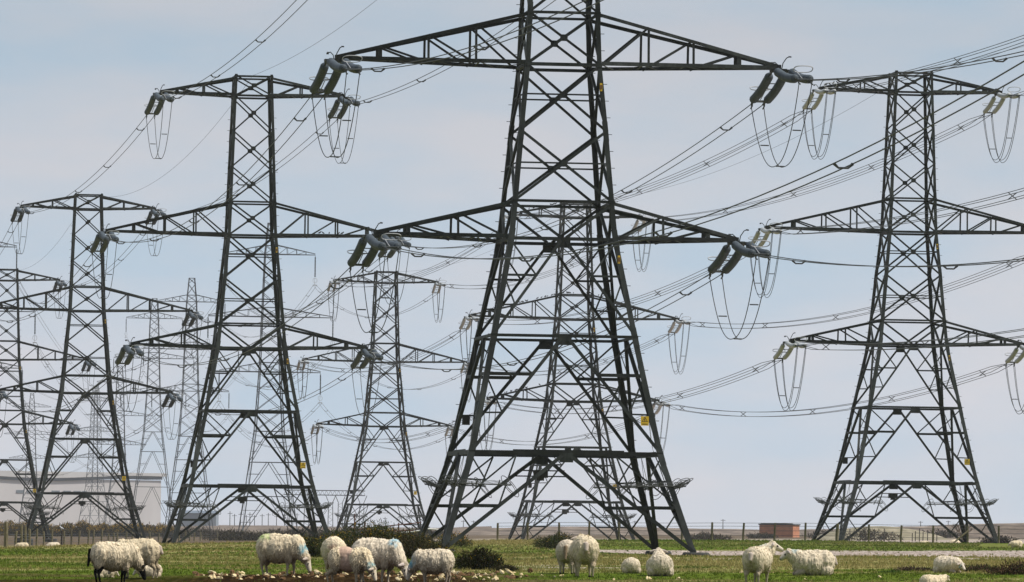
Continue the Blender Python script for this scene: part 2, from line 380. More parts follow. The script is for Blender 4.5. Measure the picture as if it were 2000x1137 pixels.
def kpanel(k, z0, z1, tm, wd, top_brace, ap=.14):
    mb = MB(); w0, w1 = W(z0), W(z1)
    for s in (-1, 1):
        L = lambda t: (s * (W(z0 + t * (z1 - z0)) - .06), z0 + t * (z1 - z0))
        a, b = (s * (w0 - .1), z0 + .05), (s * ap, z1 - .08)
        D = lambda t: lerp2(a, b, t)
        member(mb, k, a, b, wd, .012)
        zt = z0 + tm * (z1 - z0); td = (zt - a[1]) / (b[1] - a[1])
        member(mb, k, L(tm), D(td), .15 if wd > .14 else .10, -.02)
        if top_brace == 'A':
            Mi = (s * (w1 + ap) / 2, z1 - .1)
            member(mb, k, Mi, D(td), .075, -.03, False); member(mb, k, Mi, L(tm), .075, -.045, False)
            mid = lerp2(Mi, L(tm), .5); member(mb, k, mid, L((1 + tm) / 2), .07, -.03, False)
            member(mb, k, L(.985), mid, .07, -.06, False)
        else:
            member(mb, k, L(.985), D(td), .08, -.03, False)
            q = lerp2(a, b, td * .5); member(mb, k, L(tm * .5), q, .075, -.03, False)
            member(mb, k, L(tm), q, .075, -.045, False)
        q = lerp2(a, b, td * .5); member(mb, k, L(tm), q, .07, -.06, False) if top_brace == 'A' else None
    plate(mb, k, 0, z1 - .2, .62, .42, -.025)
    return mb

def xpanel(k, z0, z1, wd, mid=False):
    mb = MB(); w0, w1 = W(z0) - .07, W(z1) - .07
    member(mb, k, (-w0, z0), (w1, z1), wd, .02); member(mb, k, (w0, z0), (-w1, z1), wd, -.028)
    zc = z0 + (z1 - z0) * w0 / (w0 + w1)
    plate(mb, k, 0, zc, .34, .3, -.004)
    if mid: member(mb, k, (-W(zc), zc + .02), (W(zc), zc + .02), .075, -.05, False)
    return mb

def make_tension_pylon(name):
    root = empty(name)
    S = M['steel']
    zs = [-1.2, 4.43, 9.7, 14.1, 19.0, 24.35, 29.0, 33.3]
    for sx in (-1, 1):
        for sy in (-1, 1):
            mb = MB(); a, b = Vector((-sx, 0, 0)), Vector((0, -sy, 0))
            if sx * sy < 0: a, b = b, a
            for i in range(len(zs) - 1):
                zz = [zs[i]] + [p[0] for p in PROF if zs[i] < p[0] < zs[i + 1]] + [zs[i + 1]]
                w = .29 - .105 * zs[i + 1] / 33
                for z0, z1 in zip(zz, zz[1:]):
                    p = Vector((sx * W(z0), sy * W(z0), z0)); q = Vector((sx * W(z1), sy * W(z1), z1))
                    mb.angle(p, q, w, .03, a, b)
                # splice plates where two lengths meet
                zj = zs[i + 1]
                if i < len(zs) - 2:
                    p = Vector((sx * (W(zj - .45) + .012), sy * (W(zj - .45) + .012), zj - .45)); q = Vector((sx * (W(zj + .45) + .012), sy * (W(zj + .45) + .012), zj + .45))
                    mb.angle(p, q, w + .02, .03, a, b)
            if sx * sy > 0 or True:
                z = 4.8
                k = 0
                while z < 31:                                  # step bolts up the leg
                    x, y = sx * (W(z) + .0), sy * (W(z) - .06)
                    if k % 2: mb.tube([(x, y, z), (x + sx * .17, y, z)], .014, 4)
                    else: mb.tube([(x - sx * .06, sy * W(z), z), (x - sx * .06, sy * (W(z) + .17), z)], .014, 4)
                    z += .38; k += 1
            mb.build('leg', S, root)
            fb = MB(); x, y = sx * W(.1), sy * W(.1)
            prof = [(.62, -1.5), (.62, .0), (.56, .08), (.0, .1)]
            n = 18; vs = []
            for r, z in prof[:3]: vs += [(x + r * math.cos(2 * math.pi * i / n), y + r * math.sin(2 * math.pi * i / n), z) for i in range(n)]
            fs = [(i + j * n, (i + 1) % n + j * n, (i + 1) % n + (j + 1) * n, i + (j + 1) * n) for j in range(2) for i in range(n)]
            fb.add(vs, fs + [tuple(range(2 * n, 3 * n))]); fb.build('footing', M['concrete'], root)
    for k in range(4):
        kpanel(k, 0, 4.43, .46, .17, 'A').build('brace_panel', S, root)
        kpanel(k, 4.43, 9.7, .67, .15, 'B').build('brace_panel', S, root)
        kpanel(k, 9.7, 14.1, .62, .13, 'B', .1).build('brace_panel', S, root)
        mb = MB()                                            # half cross between the bottom arm's chords
        for s in (-1, 1): member(mb, k, (s * .1, 14.15), (s * (W(15.8) - .07), 15.72), .13, .015 * s)
        mb.build('brace_panel', S, root)
        for z0, z1, w, mid in ((15.8, 19.0, .125, True), (19.0, 22.0, .12, True), (22.0, 24.35, .115, False), (24.35, 26.8, .10, False),
                               (26.8, 29.3, .10, False), (29.3, 31.8, .10, False), (31.8, 33.2, .10, False)):
            xpanel(k, z0, z1, w, mid).build('brace_panel', S, root)
        for z, w in ((4.43, .19), (9.7, .13), (14.1, .15), (15.8, .12), (22.0, .15), (24.35, .12), (31.8, .14), (33.15, .13)):
            mb = MB()
            member(mb, k, (-W(z) - .02, z), (W(z) + .02, z), w, .03)
            if z == 4.43: member(mb, k, (-W(z) * .55, z + w * .62), (W(z) * .6, z + w * .62), .06, .0, False)
            mb.build('beam', S, root)
    # crossarms
    for zb, zt, half, nv in ((14.1, 15.8, 8.35, (.375, .745)), (22.0, 24.35, 10.2, (.26, .51, .765)), (31.8, 33.1, 6.5, (.40, .765))):
        for sx in (-1, 1):
            arm = MB(); arm2 = MB(); arm3 = MB()
            wb, wt = W(zb), W(zt); tipy = .17
            def lo(t, sy): return Vector((sx * (wb + (half - wb) * t), sy * (wb + (tipy - wb) * t), zb + .12 * t))
            def hi(t, sy):
                u = (wb + (half - wb) * t - wt) / (half - .25 - wt)
                return Vector((sx * (wb + (half - wb) * t), sy * (wt + (tipy - wt) * min(1, u)), zt + (zb + .34 - zt) * min(1, u)))
            st = [0] + list(nv)
            for sy in (-1, 1):
                n = Vector((0, sy, 0))
                p, q = lo(0, sy), lo(1, sy); arm.angle(p, q, .17, .018, Vector((0, 0, 1)), -n)
                p, q = Vector((sx * wt, sy * wt, zt)), hi(.985, sy); arm2.angle(p, q, .16, .018, Vector((0, 0, -1)), -n)
                for i, t in enumerate(st):
                    jj = n * JR.uniform(-.01, .01)
                    if i: arm3.flat(lo(t, sy) - n * .03 + jj, hi(t, sy) - n * .03 + jj, .11 if i < len(st) - 1 else .2, .02, Vector((1, 0, 0)), Vector((0, 1, 0)))
                    if i < len(st) - 1:
                        p, q = lo(t + .01, sy) - n * .06, hi(st[i + 1], sy) - n * .06
                        d = (q - p).normalized(); arm3.flat(p + jj, q + jj, .10, .02, d.cross(Vector((0, 1, 0))).normalized(), Vector((0, 1, 0)))
            ts = [0] + [x for x in np.linspace(.12, .93, 8)]
            for i, t in enumerate(ts[:-1]):
                s = 1 if i % 2 else -1
                p, q = lo(t, s) - Vector((0, s * .05, -.02)), lo(ts[i + 1], -s) - Vector((0, -s * .05, -.02))
                d = (q - p).normalized(); arm3.flat(p, q, .08, .02, Vector((0, 0, 1)).cross(d).normalized(), Vector((0, 0, 1)))
                if i and i % 2 == 0:
                    p, q = lo(t, 1), lo(t, -1); arm3.flat(p + Vector((0, 0, .05)), q + Vector((0, 0, .05)), .07, .02, Vector((1, 0, 0)), Vector((0, 0, 1)))
            # tip box and the yoke bar the insulators hang on
            arm3.box((sx * (half - .35), 0, zb + .22), (.7, .42, .22)); arm3.box((sx * (half + .02), 0, zb + .1), (.5, .5, .09))
            cr = arm3.build('crossarm', S, root)
            arm.build('chord', S, cr); arm2.build('chord', S, cr)
    # barbed anti-climbing guards around each leg
    zg = 3.0
    for sx in (-1, 1):
        for sy in (-1, 1):
            mb = MB(); w = W(zg)
            for ax in (0, 1):
                s_al, s_out = (sx, sy) if ax == 0 else (sy, sx)
                def G(u, o, z):               # u along the face (measured at the corner), o outward from the face
                    al = s_al * (w + u); ou = s_out * (w + o)
                    return (al, ou, z) if ax == 0 else (ou, al, z)
                for i in range(4):
                    o = .08 + .17 * i; zz = zg + .05 * i
                    pts = [G(.5 - t * 2.75, o, zz + .10 * max(0, (.5 - t)) * (1) - .28 * max(0, t - .75) + .012 * math.sin(40 * t + i * 2)) for t in np.linspace(0, 1, 26)]
                    mb.tube(pts, .010, 4)
                for cu, ln, tl in ((.42, .40, .20), (-2.2, .40, -.42)):   # racket-shaped end hoops
                    for sc in (1.0, .62):
                        mb.tube([G(cu + ln * math.cos(a) * sc, .33 + .34 * math.sin(a) * sc, zg + .16 + tl * (math.cos(a) + .5 * math.sin(a)) * sc * (1 if cu > 0 else -1) - (.25 if cu < 0 else 0)) for a in np.linspace(0, 2 * math.pi, 19)[:-1]], .016, 4, True)
                for u in (.25, -.7, -1.7):
                    mb.tube([G(u, -.02, zg - .12), G(u, .62, zg + .18)], .028, 4)
                mb.tube([G(.55, .02, zg + .02), G(-2.3, .02, zg - .02)], .03, 4)
            mb.build('anti_climb_guard', M['guard'], root)
    # plates
    zsg = 5.93
    sb = MB(); plate(sb, 0, W(zsg) - .5, zsg, .36, .42, .05)
    sg = sb.build('warning_sign', M['yellow'], root)
    t = MB(); p = FP(0, W(zsg) - .5, zsg + .04, .068); ex = Vector((1, 0, 0)); ez = Vector((0, 0, 1))
    def tri(mb, r, y):
        return [p + ex * r * math.sin(a) + ez * r * math.cos(a) + Vector((0, y, 0)) for a in (0, 2 * math.pi / 3, 4 * math.pi / 3)]
    o3, i3 = tri(t, .16, -.004), tri(t, .115, -.004)
    t.add(o3 + i3, [(0, 3, 4, 1), (1, 4, 5, 2), (2, 5, 3, 0)])
    bolt = [(-.01, .09), (.03, .09), (.0, .02), (.03, .02), (-.02, -.07), (-.005, 0), (-.035, 0)]
    t.add([p + ex * u + ez * (v - .015) + Vector((0, -.004, 0)) for u, v in bolt], [(0, 6, 5, 2, 1), (2, 5, 4, 3)])
    t.add([p + ex * u + ez * v + Vector((0, -.004, 0)) for u, v in ((-.13, -.2), (.13, -.2), (.13, -.165), (-.13, -.165))], [(0, 1, 2, 3)])
    t.build('hazard_symbol', M['black'], sg)
    sb = MB(); plate(sb, 2, W(zsg) - .5, zsg + .05, .36, .42, .05); sb.build('warning_sign', M['black'], root)['label'] = 'dark back of a warning plate'
    sb = MB(); plate(sb, 2, .0, 3.55, .68, .32, -.05); plate(sb, 2, .0, 3.33, .34, .14, -.05)
    member(sb, 2, (-1.1, 3.72), (1.1, 3.72), .06, -.08, False); member(sb, 2, (-1.3, 3.46), (1.3, 3.46), .06, -.08, False)
    sb.build('junction_box', M['black'], root)
    for zz in (13.2, 21.0):
        sb = MB(); x = W(zz) - .13
        plate(sb, 0, x, zz, .11, .36, .022); o = sb.build('circuit_plate', M['yellow'], root)
        s2 = MB(); plate(s2, 0, x, zz, .075, .2, .034); s2.build('number_panel', M['rust'], o)
    return root

PHI = rad(7.0)
ARMS = {'bottom': (14.1, 8.35), 'middle': (22.0, 10.2), 'top': (31.8, 6.5)}
class Tower: pass
TW = {}
def add_tower(key, px, Y, base, label, phrase, line, root=None, kindname='tension_pylon', X=None):
    t = Tower(); t.X = px2x(px, Y) - (22 if kindname == 'tension_pylon' else 36) * ROLL if X is None else X; t.Y = Y; base = base + float(lift(t.X)); t.base = base; t.phrase = phrase; t.line = line; t.susp = False
    t.root = root
    if root is not None:
        root.location = (t.X, Y, base); root.rotation_euler = (0, 0, PHI)
        tag(root, label, 'pylon', 'lattice pylons of the two power lines')
    TW[key] = t
    return t
proto = make_tension_pylon('tension_pylon')
add_tower('main', 1092, 265, .04, 'tallest lattice pylon, standing on black footings behind the grazing sheep', 'the tallest pylon', 1, proto)
for key, px, Y, base, label, phrase, line in (
    ('LC', 490, 410, -.44, 'lattice pylon behind the sheep with a green back mark', 'the pylon behind the green-marked sheep', 1),
    ('L2', 170, 562, -.10, 'lattice pylon standing behind the fence above the black-faced sheep', 'the pylon behind the black-faced sheep', 1),
    ('L3', 12, 720, -.30, 'lattice pylon cut in half by the left edge', 'the pylon cut by the left edge', 1),
    ('R1', 1775, 410, -.20, 'large lattice pylon beside the brick hut, with cream insulators', 'the pylon beside the brick hut', 2),
    ('C2', 1122, 562, -.90, 'lattice pylon with rows of birds, seen through the legs of the tallest pylon', 'the pylon lined with birds', 2),
    ('M3', 752, 720, -.60, 'small lattice pylon rising behind the rusty rails', 'the pylon behind the rusty rails', 2)):
    add_tower(key, px, Y, base, label, phrase, line, copy_tree(proto))
add_tower('N1', 0, 140, .04, None, 'the next pylon outside the frame', 1, None, X=TW['main'].X + 22)
add_tower('N2', 0, 262, .0, None, 'the next pylon outside the frame', 2, None, X=TW['R1'].X + 21)

def tip(key, arm, s):
    t = TW[key]; z, h = ARMS[arm]
    if t.susp:
        z, h = t.arms[arm]
        return Vector((t.X + s * h * math.cos(PHI), t.Y + s * h * math.sin(PHI), t.base + z - 4.9))
    return Vector((t.X + s * h * math.cos(PHI), t.Y + s * h * math.sin(PHI), t.base + z + .08))

# ------------------------------------------------------------------ suspension pylons
def make_suspension(key, px, Y, base, ext, label, phrase, line, rot=0.0, insul=True, thick=1.0):
    root = empty('suspension_pylon', (px2x(px, Y) - 36 * ROLL, Y, base + float(lift(px2x(px, Y)))), PHI + rot, label, 'pylon', 'suspension pylons far behind')
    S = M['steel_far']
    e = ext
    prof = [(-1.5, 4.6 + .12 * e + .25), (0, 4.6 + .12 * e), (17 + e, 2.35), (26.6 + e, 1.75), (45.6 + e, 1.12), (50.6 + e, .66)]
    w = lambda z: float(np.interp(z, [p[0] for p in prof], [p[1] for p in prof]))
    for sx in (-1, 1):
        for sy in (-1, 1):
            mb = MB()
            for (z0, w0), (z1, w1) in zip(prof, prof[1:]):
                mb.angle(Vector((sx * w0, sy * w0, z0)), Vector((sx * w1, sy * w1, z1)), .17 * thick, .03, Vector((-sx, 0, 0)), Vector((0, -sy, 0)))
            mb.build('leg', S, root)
    lev = [0, 6.5 + e * .6, 12 + e, 17 + e, 20.4 + e, 23.6 + e, 26.6 + e, 28.1 + e, 30.7 + e, 33.2 + e, 35.5 + e, 37.0 + e, 39.3 + e, 41.5 + e, 43.6 + e, 45.6 + e, 47.0 + e, 49.4 + e, 50.6 + e]
    for k in range(4):
        mb = MB()
        def P(u, z): return FR[k] @ Vector((u, -w(z), z))
        n = FR[k] @ Vector((0, -1, 0))
        def mem(a, b, wd):
            p, q = P(*a), P(*b); d = (q - p).normalized(); mb.flat(p, q, wd * thick, .05, n.cross(d).normalized(), n)
        for i, (z0, z1) in enumerate(zip(lev, lev[1:])):
            if i < 3:
                for s in (-1, 1):
                    mem((s * w(z0), z0), (s * .1, z1), .11)
                    for f in (.35, .65):
                        mem((s * w(z0 + f * (z1 - z0)), z0 + f * (z1 - z0)), (s * (w(z0) * (1 - f) + .1 * f), z0 + f * (z1 - z0)), .06)
                mem((-w(z1), z1), (w(z1), z1), .10)
            else:
                mem((-w(z0), z0), (w(z1), z1), .09); mem((w(z0), z0), (-w(z1), z1), .09)
                if z1 - e in (26.6, 28.1, 35.5, 37.0, 45.6, 47.0, 50.6): mem((-w(z1), z1), (w(z1), z1), .09)
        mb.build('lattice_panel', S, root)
    t = add_tower(key, px, Y, base, None, phrase, line, None, 'suspension_pylon'); t.susp = True
    t.arms = {'bottom': (26.6 + e, 8.2), 'middle': (35.5 + e, 10.1), 'top': (45.6 + e, 7.1)}
    for arm, (zb, half) in t.arms.items():
        for sx in (-1, 1):
            mb = MB(); zt = zb + 1.45
            for sy in (-1, 1):
                lo0, lo1 = Vector((sx * w(zb), sy * w(zb), zb)), Vector((sx * half, sy * .06, zb))
                hi0, hi1 = Vector((sx * w(zt), sy * w(zt), zt)), Vector((sx * half, sy * .06, zb + .18))
                Yv, Zv = Vector((0, 1, 0)), Vector((0, 0, 1))
                mb.flat(lo0, lo1, .13 * thick, .06, Zv, Yv); mb.flat(hi0, hi1, .12 * thick, .06, Zv, Yv)
                pt = [0, .25, .5, .75]
                for i, f in enumerate(pt):
                    a, b = lo0.lerp(lo1, f), hi0.lerp(hi1, f)
                    if i: mb.flat(a, b, .07 * thick, .05, Vector((1, 0, 0)), Yv)
                    if i < 3: mb.flat(a, hi0.lerp(hi1, pt[i + 1]), .07 * thick, .05, Zv, Yv)
            mb.build('crossarm', S, root)
    if insul:
        for arm in ('bottom', 'middle', 'top'):
            zb, half = t.arms[arm]
            for sx, sd in ((-1, 'left'), (1, 'right')):
                p = Vector((t.X + sx * half * math.cos(PHI + rot), Y + sx * half * math.sin(PHI + rot), t.base + zb))
                if not (-60 < 1000 + F * p.x / p.y < 2000): continue
                io = empty('suspension_insulator', p, PHI + rot, f'long hanging insulator string, {sd} {arm} crossarm of {phrase}', 'insulator', 'hanging insulators of the far pylons')
                m2 = MB(); zz = [0, .3]; 
                pts = [(0, 0, -.0), (0, 0, -.3)]; rr = [.03, .03]
                for i in range(14): pts += [(0, 0, -.32 - .24 * i), (0, 0, -.42 - .24 * i)]; rr += [.13, .07]
                m2.tube(pts, rr, 7); m2.build('disc_string', M['ins_grey'], io)
                m2 = MB(); m2.tube([(.34 * math.cos(a), 0, -4.1 + .4 * math.sin(a)) for a in np.linspace(0, 2 * math.pi, 17)[:-1]], .03, 5, True); m2.build('grading_ring', M['galv'], io)
                m2 = MB(); m2.tube([(0, 0, -3.7), (-.1, 0, -4.9)], .03, 4); m2.box((0, 0, -4.85), (.62, .08, .14)); m2.build('clamp', M['galv'], io)
    return root
make_suspension('S1', 529, 942, -.5, 0, 'grey suspension pylon showing through the lattice behind the green-marked sheep', 'the near suspension pylon', 2)
make_suspension('S0', -57, 915, -.5, 0, 'grey suspension pylon outside the left edge, only its crossarm ends in view', 'the edge suspension pylon', 1)
make_suspension('S2', 373, 1240, -.5, 3.8, 'pale grey suspension pylon with the higher of the two thin peaks', 'the higher peaked pylon', 2)
make_suspension('S3', 300, 1471, -.5, 8.5, 'pale grey suspension pylon with the lower of the two thin peaks', 'the lower peaked pylon', 2)
make_suspension('F1', 62, 2150, -.5, 0, 'hazy pylon in front of the power station end nearest the picture edge', 'the hazy edge pylon', 1, insul=False, thick=1.2)
make_suspension('F2', 187, 1950, -.5, -2, 'hazy pylon in front of the middle of the power station', 'the hazy middle pylon', 1, rot=rad(25), insul=False, thick=1.2)
make_suspension('F3', 234, 1780, -.5, 0, 'hazy pylon in front of the power station near its corner', 'the hazy corner pylon', 2, insul=False, thick=1.1)

# ------------------------------------------------------------------ insulator sets, conductors, jumpers
LS = 4.35                                        # length of a tension set
def make_set(line):
    root = empty('tension_insulator')
    g = M['ins_grey'] if line == 1 else M['ins_cream']
    r = .205 if line == 1 else .165
    for s in (-1, 1):
        y = s * .34
        mb = MB(); prof = [(.62, .05), (.66, r * .8)]
        n = 17; x0, x1 = .7, 3.75
        for i in range(n):
            a = x0 + (x1 - x0) * i / n; d = (x1 - x0) / n
            prof += [(a + d * .1, r * .86), (a + d * .45, r), (a + d * .8, r * .95)]
        prof += [(3.8, r * .8), (3.84, .06)]
        mb.lathe_x(prof, 12)
        mb.v = [(x, yy + y, zz - .10 * math.sin((x - .6) / 3.2 * math.pi)) for x, yy, zz in mb.v]
        st = mb.build('insulator_string', g, root, True)
        mb = MB(); mb.tube([(.0, y, .0), (.3, y, .0), (.64, y, .0)], .045, 6); mb.build('end_fitting', M['steel_dark'], st)
        mb = MB(); mb.tube([(3.82, y, 0), (LS, y * .8, 0)], .05, 6)
        mb.tube([(LS - .25, y * .85, -.02), (LS - .15, y * .85, -.16), (LS + .12, y * .85, -.17)], .035, 5)
        mb.build('end_fitting', M['steel_dark'], st)
    for cx, w_, h_ in ((.06, .95, .12), (3.95, .80, .07)):
        mb = MB(); mb.box((cx, 0, 0), (.13, w_, h_)); mb.build('yoke_plate', M['steel_dark'], root)
    for cx in (1.5, 2.2):
        mb = MB(); mb.tube([(cx, -.3, -.06), (cx, .3, -.06)], .025, 5); mb.build('spreader_rod', M['steel_dark'], root)
    mb = MB()                                    # racket-shaped arcing ring above the live end
    ring = [(3.35 + .22 * math.sin(a), .12 + .44 * math.copysign(abs(math.cos(a)) ** .7, math.cos(a)), .40 + .17 * math.copysign(abs(math.sin(a)) ** .8, math.sin(a))) for a in np.linspace(0, 2 * math.pi, 29)[:-1]]
    mb.tube(ring, .024, 6, True); mb.tube([(3.75, .0, .0), (3.5, -.06, .12), (3.15, -.1, .24)], .022, 5)
    mb.build('arcing_ring', M['galv'], root)
    mb = MB(); mb.tube([(.15, 0, .05), (.22, .02, .35), (.55, .08, .62), (.9, .12, .72)], .024, 5); mb.box((.95, .13, .72), (.18, .10, .05))
    mb.build('arcing_horn', M['steel_dark'], root)
    return root
SETS = {1: make_set(1), 2: make_set(2)}
used = {1: False, 2: False}
ENDS = {}
def add_set(key, arm, s, side, droop):
    """insulator set at an arm tip, pointing along the line; side +1 = away from the camera, -1 = towards it"""
    t = TW[key]; line = t.line
    p = tip(key, arm, s)
    prv = {'main': 'N1', 'LC': 'main', 'L2': 'LC', 'L3': 'L2', 'R1': 'N2', 'C2': 'R1', 'M3': 'C2'}[key]
    nxt = {'main': 'LC', 'LC': 'L2', 'L2': 'L3', 'L3': 'S0', 'R1': 'C2', 'C2': 'M3', 'M3': 'S1'}[key]
    q = tip(nxt if side > 0 else prv, arm, s)
    d = (q - p); d.z = 0; d.normalize()
    if line == 1: d.x += -.07 if side > 0 else .05
    d.z = -math.tan(rad(droop)); d.normalize()
    p = p + Vector((d.x, d.y, 0)) * .05
    if not used[line]: o = SETS[line]; used[line] = True
    else: o = copy_tree(SETS[line])
    y = Vector((0, 0, 1)).cross(d).normalized(); z = d.cross(y)
    o.matrix_world = Matrix(((d.x, y.x, z.x, p.x), (d.y, y.y, z.y, p.y), (d.z, y.z, z.z, p.z), (0, 0, 0, 1)))
    sd = 'left' if s < 0 else 'right'; fs = 'rear' if side > 0 else 'front'
    tag(o, f"{'grey' if line == 1 else 'cream'} twin insulators, {fs} of {sd} {arm} crossarm of {t.phrase}", 'insulator', 'tension insulators at the crossarm tips')
    e = p + d * LS
    ENDS[(key, arm, s, side)] = (e, y)
for key in ('main', 'LC', 'L2', 'L3', 'R1', 'C2', 'M3'):
    for arm in ARMS:
        for s in (-1, 1):
            for side in (-1, 1):
                droop = (17 if side > 0 else 10) if TW[key].line == 1 else (15 if side > 0 else 5)
                add_set(key, arm, s, side, droop)

def conductor(a, ya, b, yb, sag, n_sub, label, r=.022, mat=None, spac=True, group='power line conductors'):
    o = empty('conductor', a, 0, label, 'power line', group)
    mat = mat or M['wire']
    subs = [(-.25, 0), (.25, 0)] if n_sub == 2 else ([(-.25, .2), (.25, .2), (-.25, -.2), (.25, -.2)] if n_sub == 4 else [(0, 0)])
    N = 30
    def pt(t, u, w):
        p = a.lerp(b, t); p.z -= 4 * sag * t * (1 - t)
        y = ya.lerp(yb, t); g = min(1, min(t, 1 - t) * 30)
        return p + y * u * (1.15 if n_sub == 2 else 1) + Vector((0, 0, w * g))
    for u, w in subs:
        mb = MB(); mb.tube([pt(i / N, u, w) - a for i in range(N + 1)], r, 5)
        mb.build('cable', mat, o, True)
    if spac and n_sub > 1:
        for t in (.06, .28, .5, .72, .94):
            mb = MB()
            q = [pt(t, u, w) - a for u, w in subs]
            if n_sub == 2:
                m = (q[0] + q[1]) / 2 - Vector((0, 0, .10))
                mb.tube([q[0], q[0].lerp(m, .5) + Vector((0, 0, -.08)), q[1].lerp(m, .5) + Vector((0, 0, -.08)), q[1]], [.055, .035, .035, .055], 5)
            else:
                mb.tube([q[0], q[3]], .03, 5); mb.tube([q[1], q[2]], .03, 5)
            mb.build('spacer', mat, o)
    return o

SPAN = [('N1', 'main', 2.7, 2.4, 2.0), ('main', 'LC', 2.2, 2.2, 1.5), ('LC', 'L2', 2.2, 2.2, 1.6), ('L2', 'L3', 2.2, 2.2, 1.8), ('L3', 'S0', 3, 3, 2.5),
        ('N2', 'R1', 1.6, 1.9, 1.6), ('R1', 'C2', 2.0, 2.0, 1.6), ('C2', 'M3', 2.2, 2.2, 2.0), ('M3', 'S1', 4, 4, 4), ('S1', 'S2', 5, 5, 5), ('S2', 'S3', 4, 4, 4), ('S0', 'F3', 8, 8, 8)]
for ka, kb, sb, sm, s_t in SPAN:
    ta, tb = TW[ka], TW[kb]; line = ta.line
    for arm, sag in (('bottom', sb), ('middle', sm), ('top', s_t)):
        for s in (-1, 1):
            sd = 'left' if s < 0 else 'right'
            if ka == 'N1' and arm == 'top': continue
            def end(key, side):
                if (key, arm, s, side) in ENDS: return ENDS[(key, arm, s, side)]
                p = tip(key, arm, s); return p, Vector((-math.cos(PHI), -math.sin(PHI), 0))
            a, ya = end(ka, 1); b, yb = end(kb, -1)
            if ya.dot(yb) < 0: yb = -yb
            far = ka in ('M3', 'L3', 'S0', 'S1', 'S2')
            n = 2 if line == 1 else 4
            if ka in ('S0', 'S1', 'S2', 'L3', 'M3'): n = 2
            if ka in ('N1', 'N2'): lab = f"{'twin' if n == 2 else 'quad'} cable leaving the frame from {sd} {arm} crossarm of {tb.phrase}"
            else: lab = f"cables running back from {sd} {arm} crossarm of {ta.phrase}"
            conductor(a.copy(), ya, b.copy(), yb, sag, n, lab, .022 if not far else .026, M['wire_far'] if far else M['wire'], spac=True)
# earth wires between the pylon tops
for ka, kb, sag in (('main', 'LC', 1.6), ('LC', 'L2', 3.0), ('L2', 'L3', 2.5), ('N2', 'R1', 1.5), ('R1', 'C2', 2.0), ('C2', 'M3', 2.0)):
    a, b = TW[ka], TW[kb]
    lab = f'single thin earth wire from the peak of {a.phrase}' if ka != 'N2' else 'single thin earth wire leaving the frame from the pylon beside the brick hut'
    conductor(Vector((a.X, a.Y, a.base + 33.3)), Vector((1, 0, 0)), Vector((b.X, b.Y, b.base + 33.3)), Vector((1, 0, 0)), sag, 1, lab, .011, group='earth wires')

def jumper(key, arm, s):
    t = TW[key]; line = t.line
    (a, ya), (b, yb) = ENDS[(key, arm, s, 1)], ENDS[(key, arm, s, -1)]
    if ya.dot(yb) < 0: yb = -yb
    sd = 'left' if s < 0 else 'right'
    o = empty('jumper_loop', a, 0, f'hanging loop of jumper cables, {sd} {arm} crossarm of {t.phrase}', 'jumper cable', 'jumper loops under the crossarms')
    drop = (3.55 if line == 1 else 4.1) + .2 * math.sin(s * 3 + len(arm) * 2 + t.X)
    N = 26
    def pt(f, u, v):
        p = a.lerp(b, f); y = ya.lerp(yb, f); g = 1 - abs(2 * f - 1) ** 2.3
        p.z -= drop * g * (1 + .03 * v)
        return p + y * u + (b - a) * (.02 * v)
    for u, v in (((-.3, 0), (.3, 0)) if line == 1 else ((-.3, -1), (.3, -1), (-.3, 1), (.3, 1))):
        mb = MB(); mb.tube([pt(i / N, u * (1 - .25 * math.sin(i / N * math.pi)), v) - a for i in range(N + 1)], .021, 5); mb.build('cable', M['wire'], o, True)
    for f in (.17, .83, .5) if line == 1 else (.2, .8):
        mb = MB(); mb.tube([pt(f, -.2, 0) - a, pt(f, .2, 0) - a], [.03, .03], 5); mb.build('spacer', M['wire'], o)
for key in ('main', 'LC', 'L2', 'L3', 'R1', 'C2', 'M3'):
    for arm in ARMS:
        for s in (-1, 1): jumper(key, arm, s)

# ------------------------------------------------------------------ birds on the crossarms
def make_bird():
    mb = MB()
    mb.tube([(-.13, 0, .045), (-.08, 0, .062), (-.03, 0, .085), (.03, 0, .11), (.065, 0, .14), (.085, 0, .165), (.10, 0, .168), (.135, 0, .160)], [.008, .022, .042, .046, .034, .03, .022, .003], 8)
    mb.tube([(0, .015, .07), (.005, .015, 0)], .006, 4); mb.tube([(0, -.015, .07), (.005, -.015, 0)], .006, 4)
    return mb.build('bird', M['bird'], None, True)
bird0 = make_bird(); bird_used = False
def put_bird(p, label, group):
    global bird_used
    o = bird0 if not bird_used else bird0.copy()
    if bird_used: link(o)
    bird_used = True
    o.location = p; o.rotation_euler = (0, 0, R.uniform(0, 6.28)); k = R.uniform(.9, 1.2); o.scale = (k, k, k)
    tag(o, label, 'bird', group)
def local(key, v):
    t = TW[key]; return Matrix.Translation((t.X, t.Y, t.base)) @ Matrix.Rotation(PHI, 4, 'Z') @ Vector(v)
def arm_top(key, arm, s, t):                     # a point on the front upper chord
    zb, half = ARMS[arm]; zt = {'bottom': 15.8, 'middle': 24.35, 'top': 33.1}[arm]
    wt = W(zt); x = wt + (half - .25 - wt) * t
    return local(key, (s * x, -(wt + (.17 - wt) * t), zt + (zb + .34 - zt) * t + .01))
def flock(key, fn, ts, label, group):
    for t in ts: put_bird(fn(t), label, group)
rr = lambda n, a, b: [R.uniform(a, b) for _ in range(n)]
flock('C2', lambda t: arm_top('C2', 'middle', -1, t), rr(26, .02, .8), 'small dark bird perched on the sloping left middle crossarm of the pylon lined with birds', 'birds on the left middle crossarm')
flock('C2', lambda t: local('C2', (-1.6 + 3.2 * t, -W(24.35) - .02, 24.42)), rr(14, 0, 1), 'small dark bird perched between the middle crossarms of the pylon lined with birds', 'birds on the middle beam')
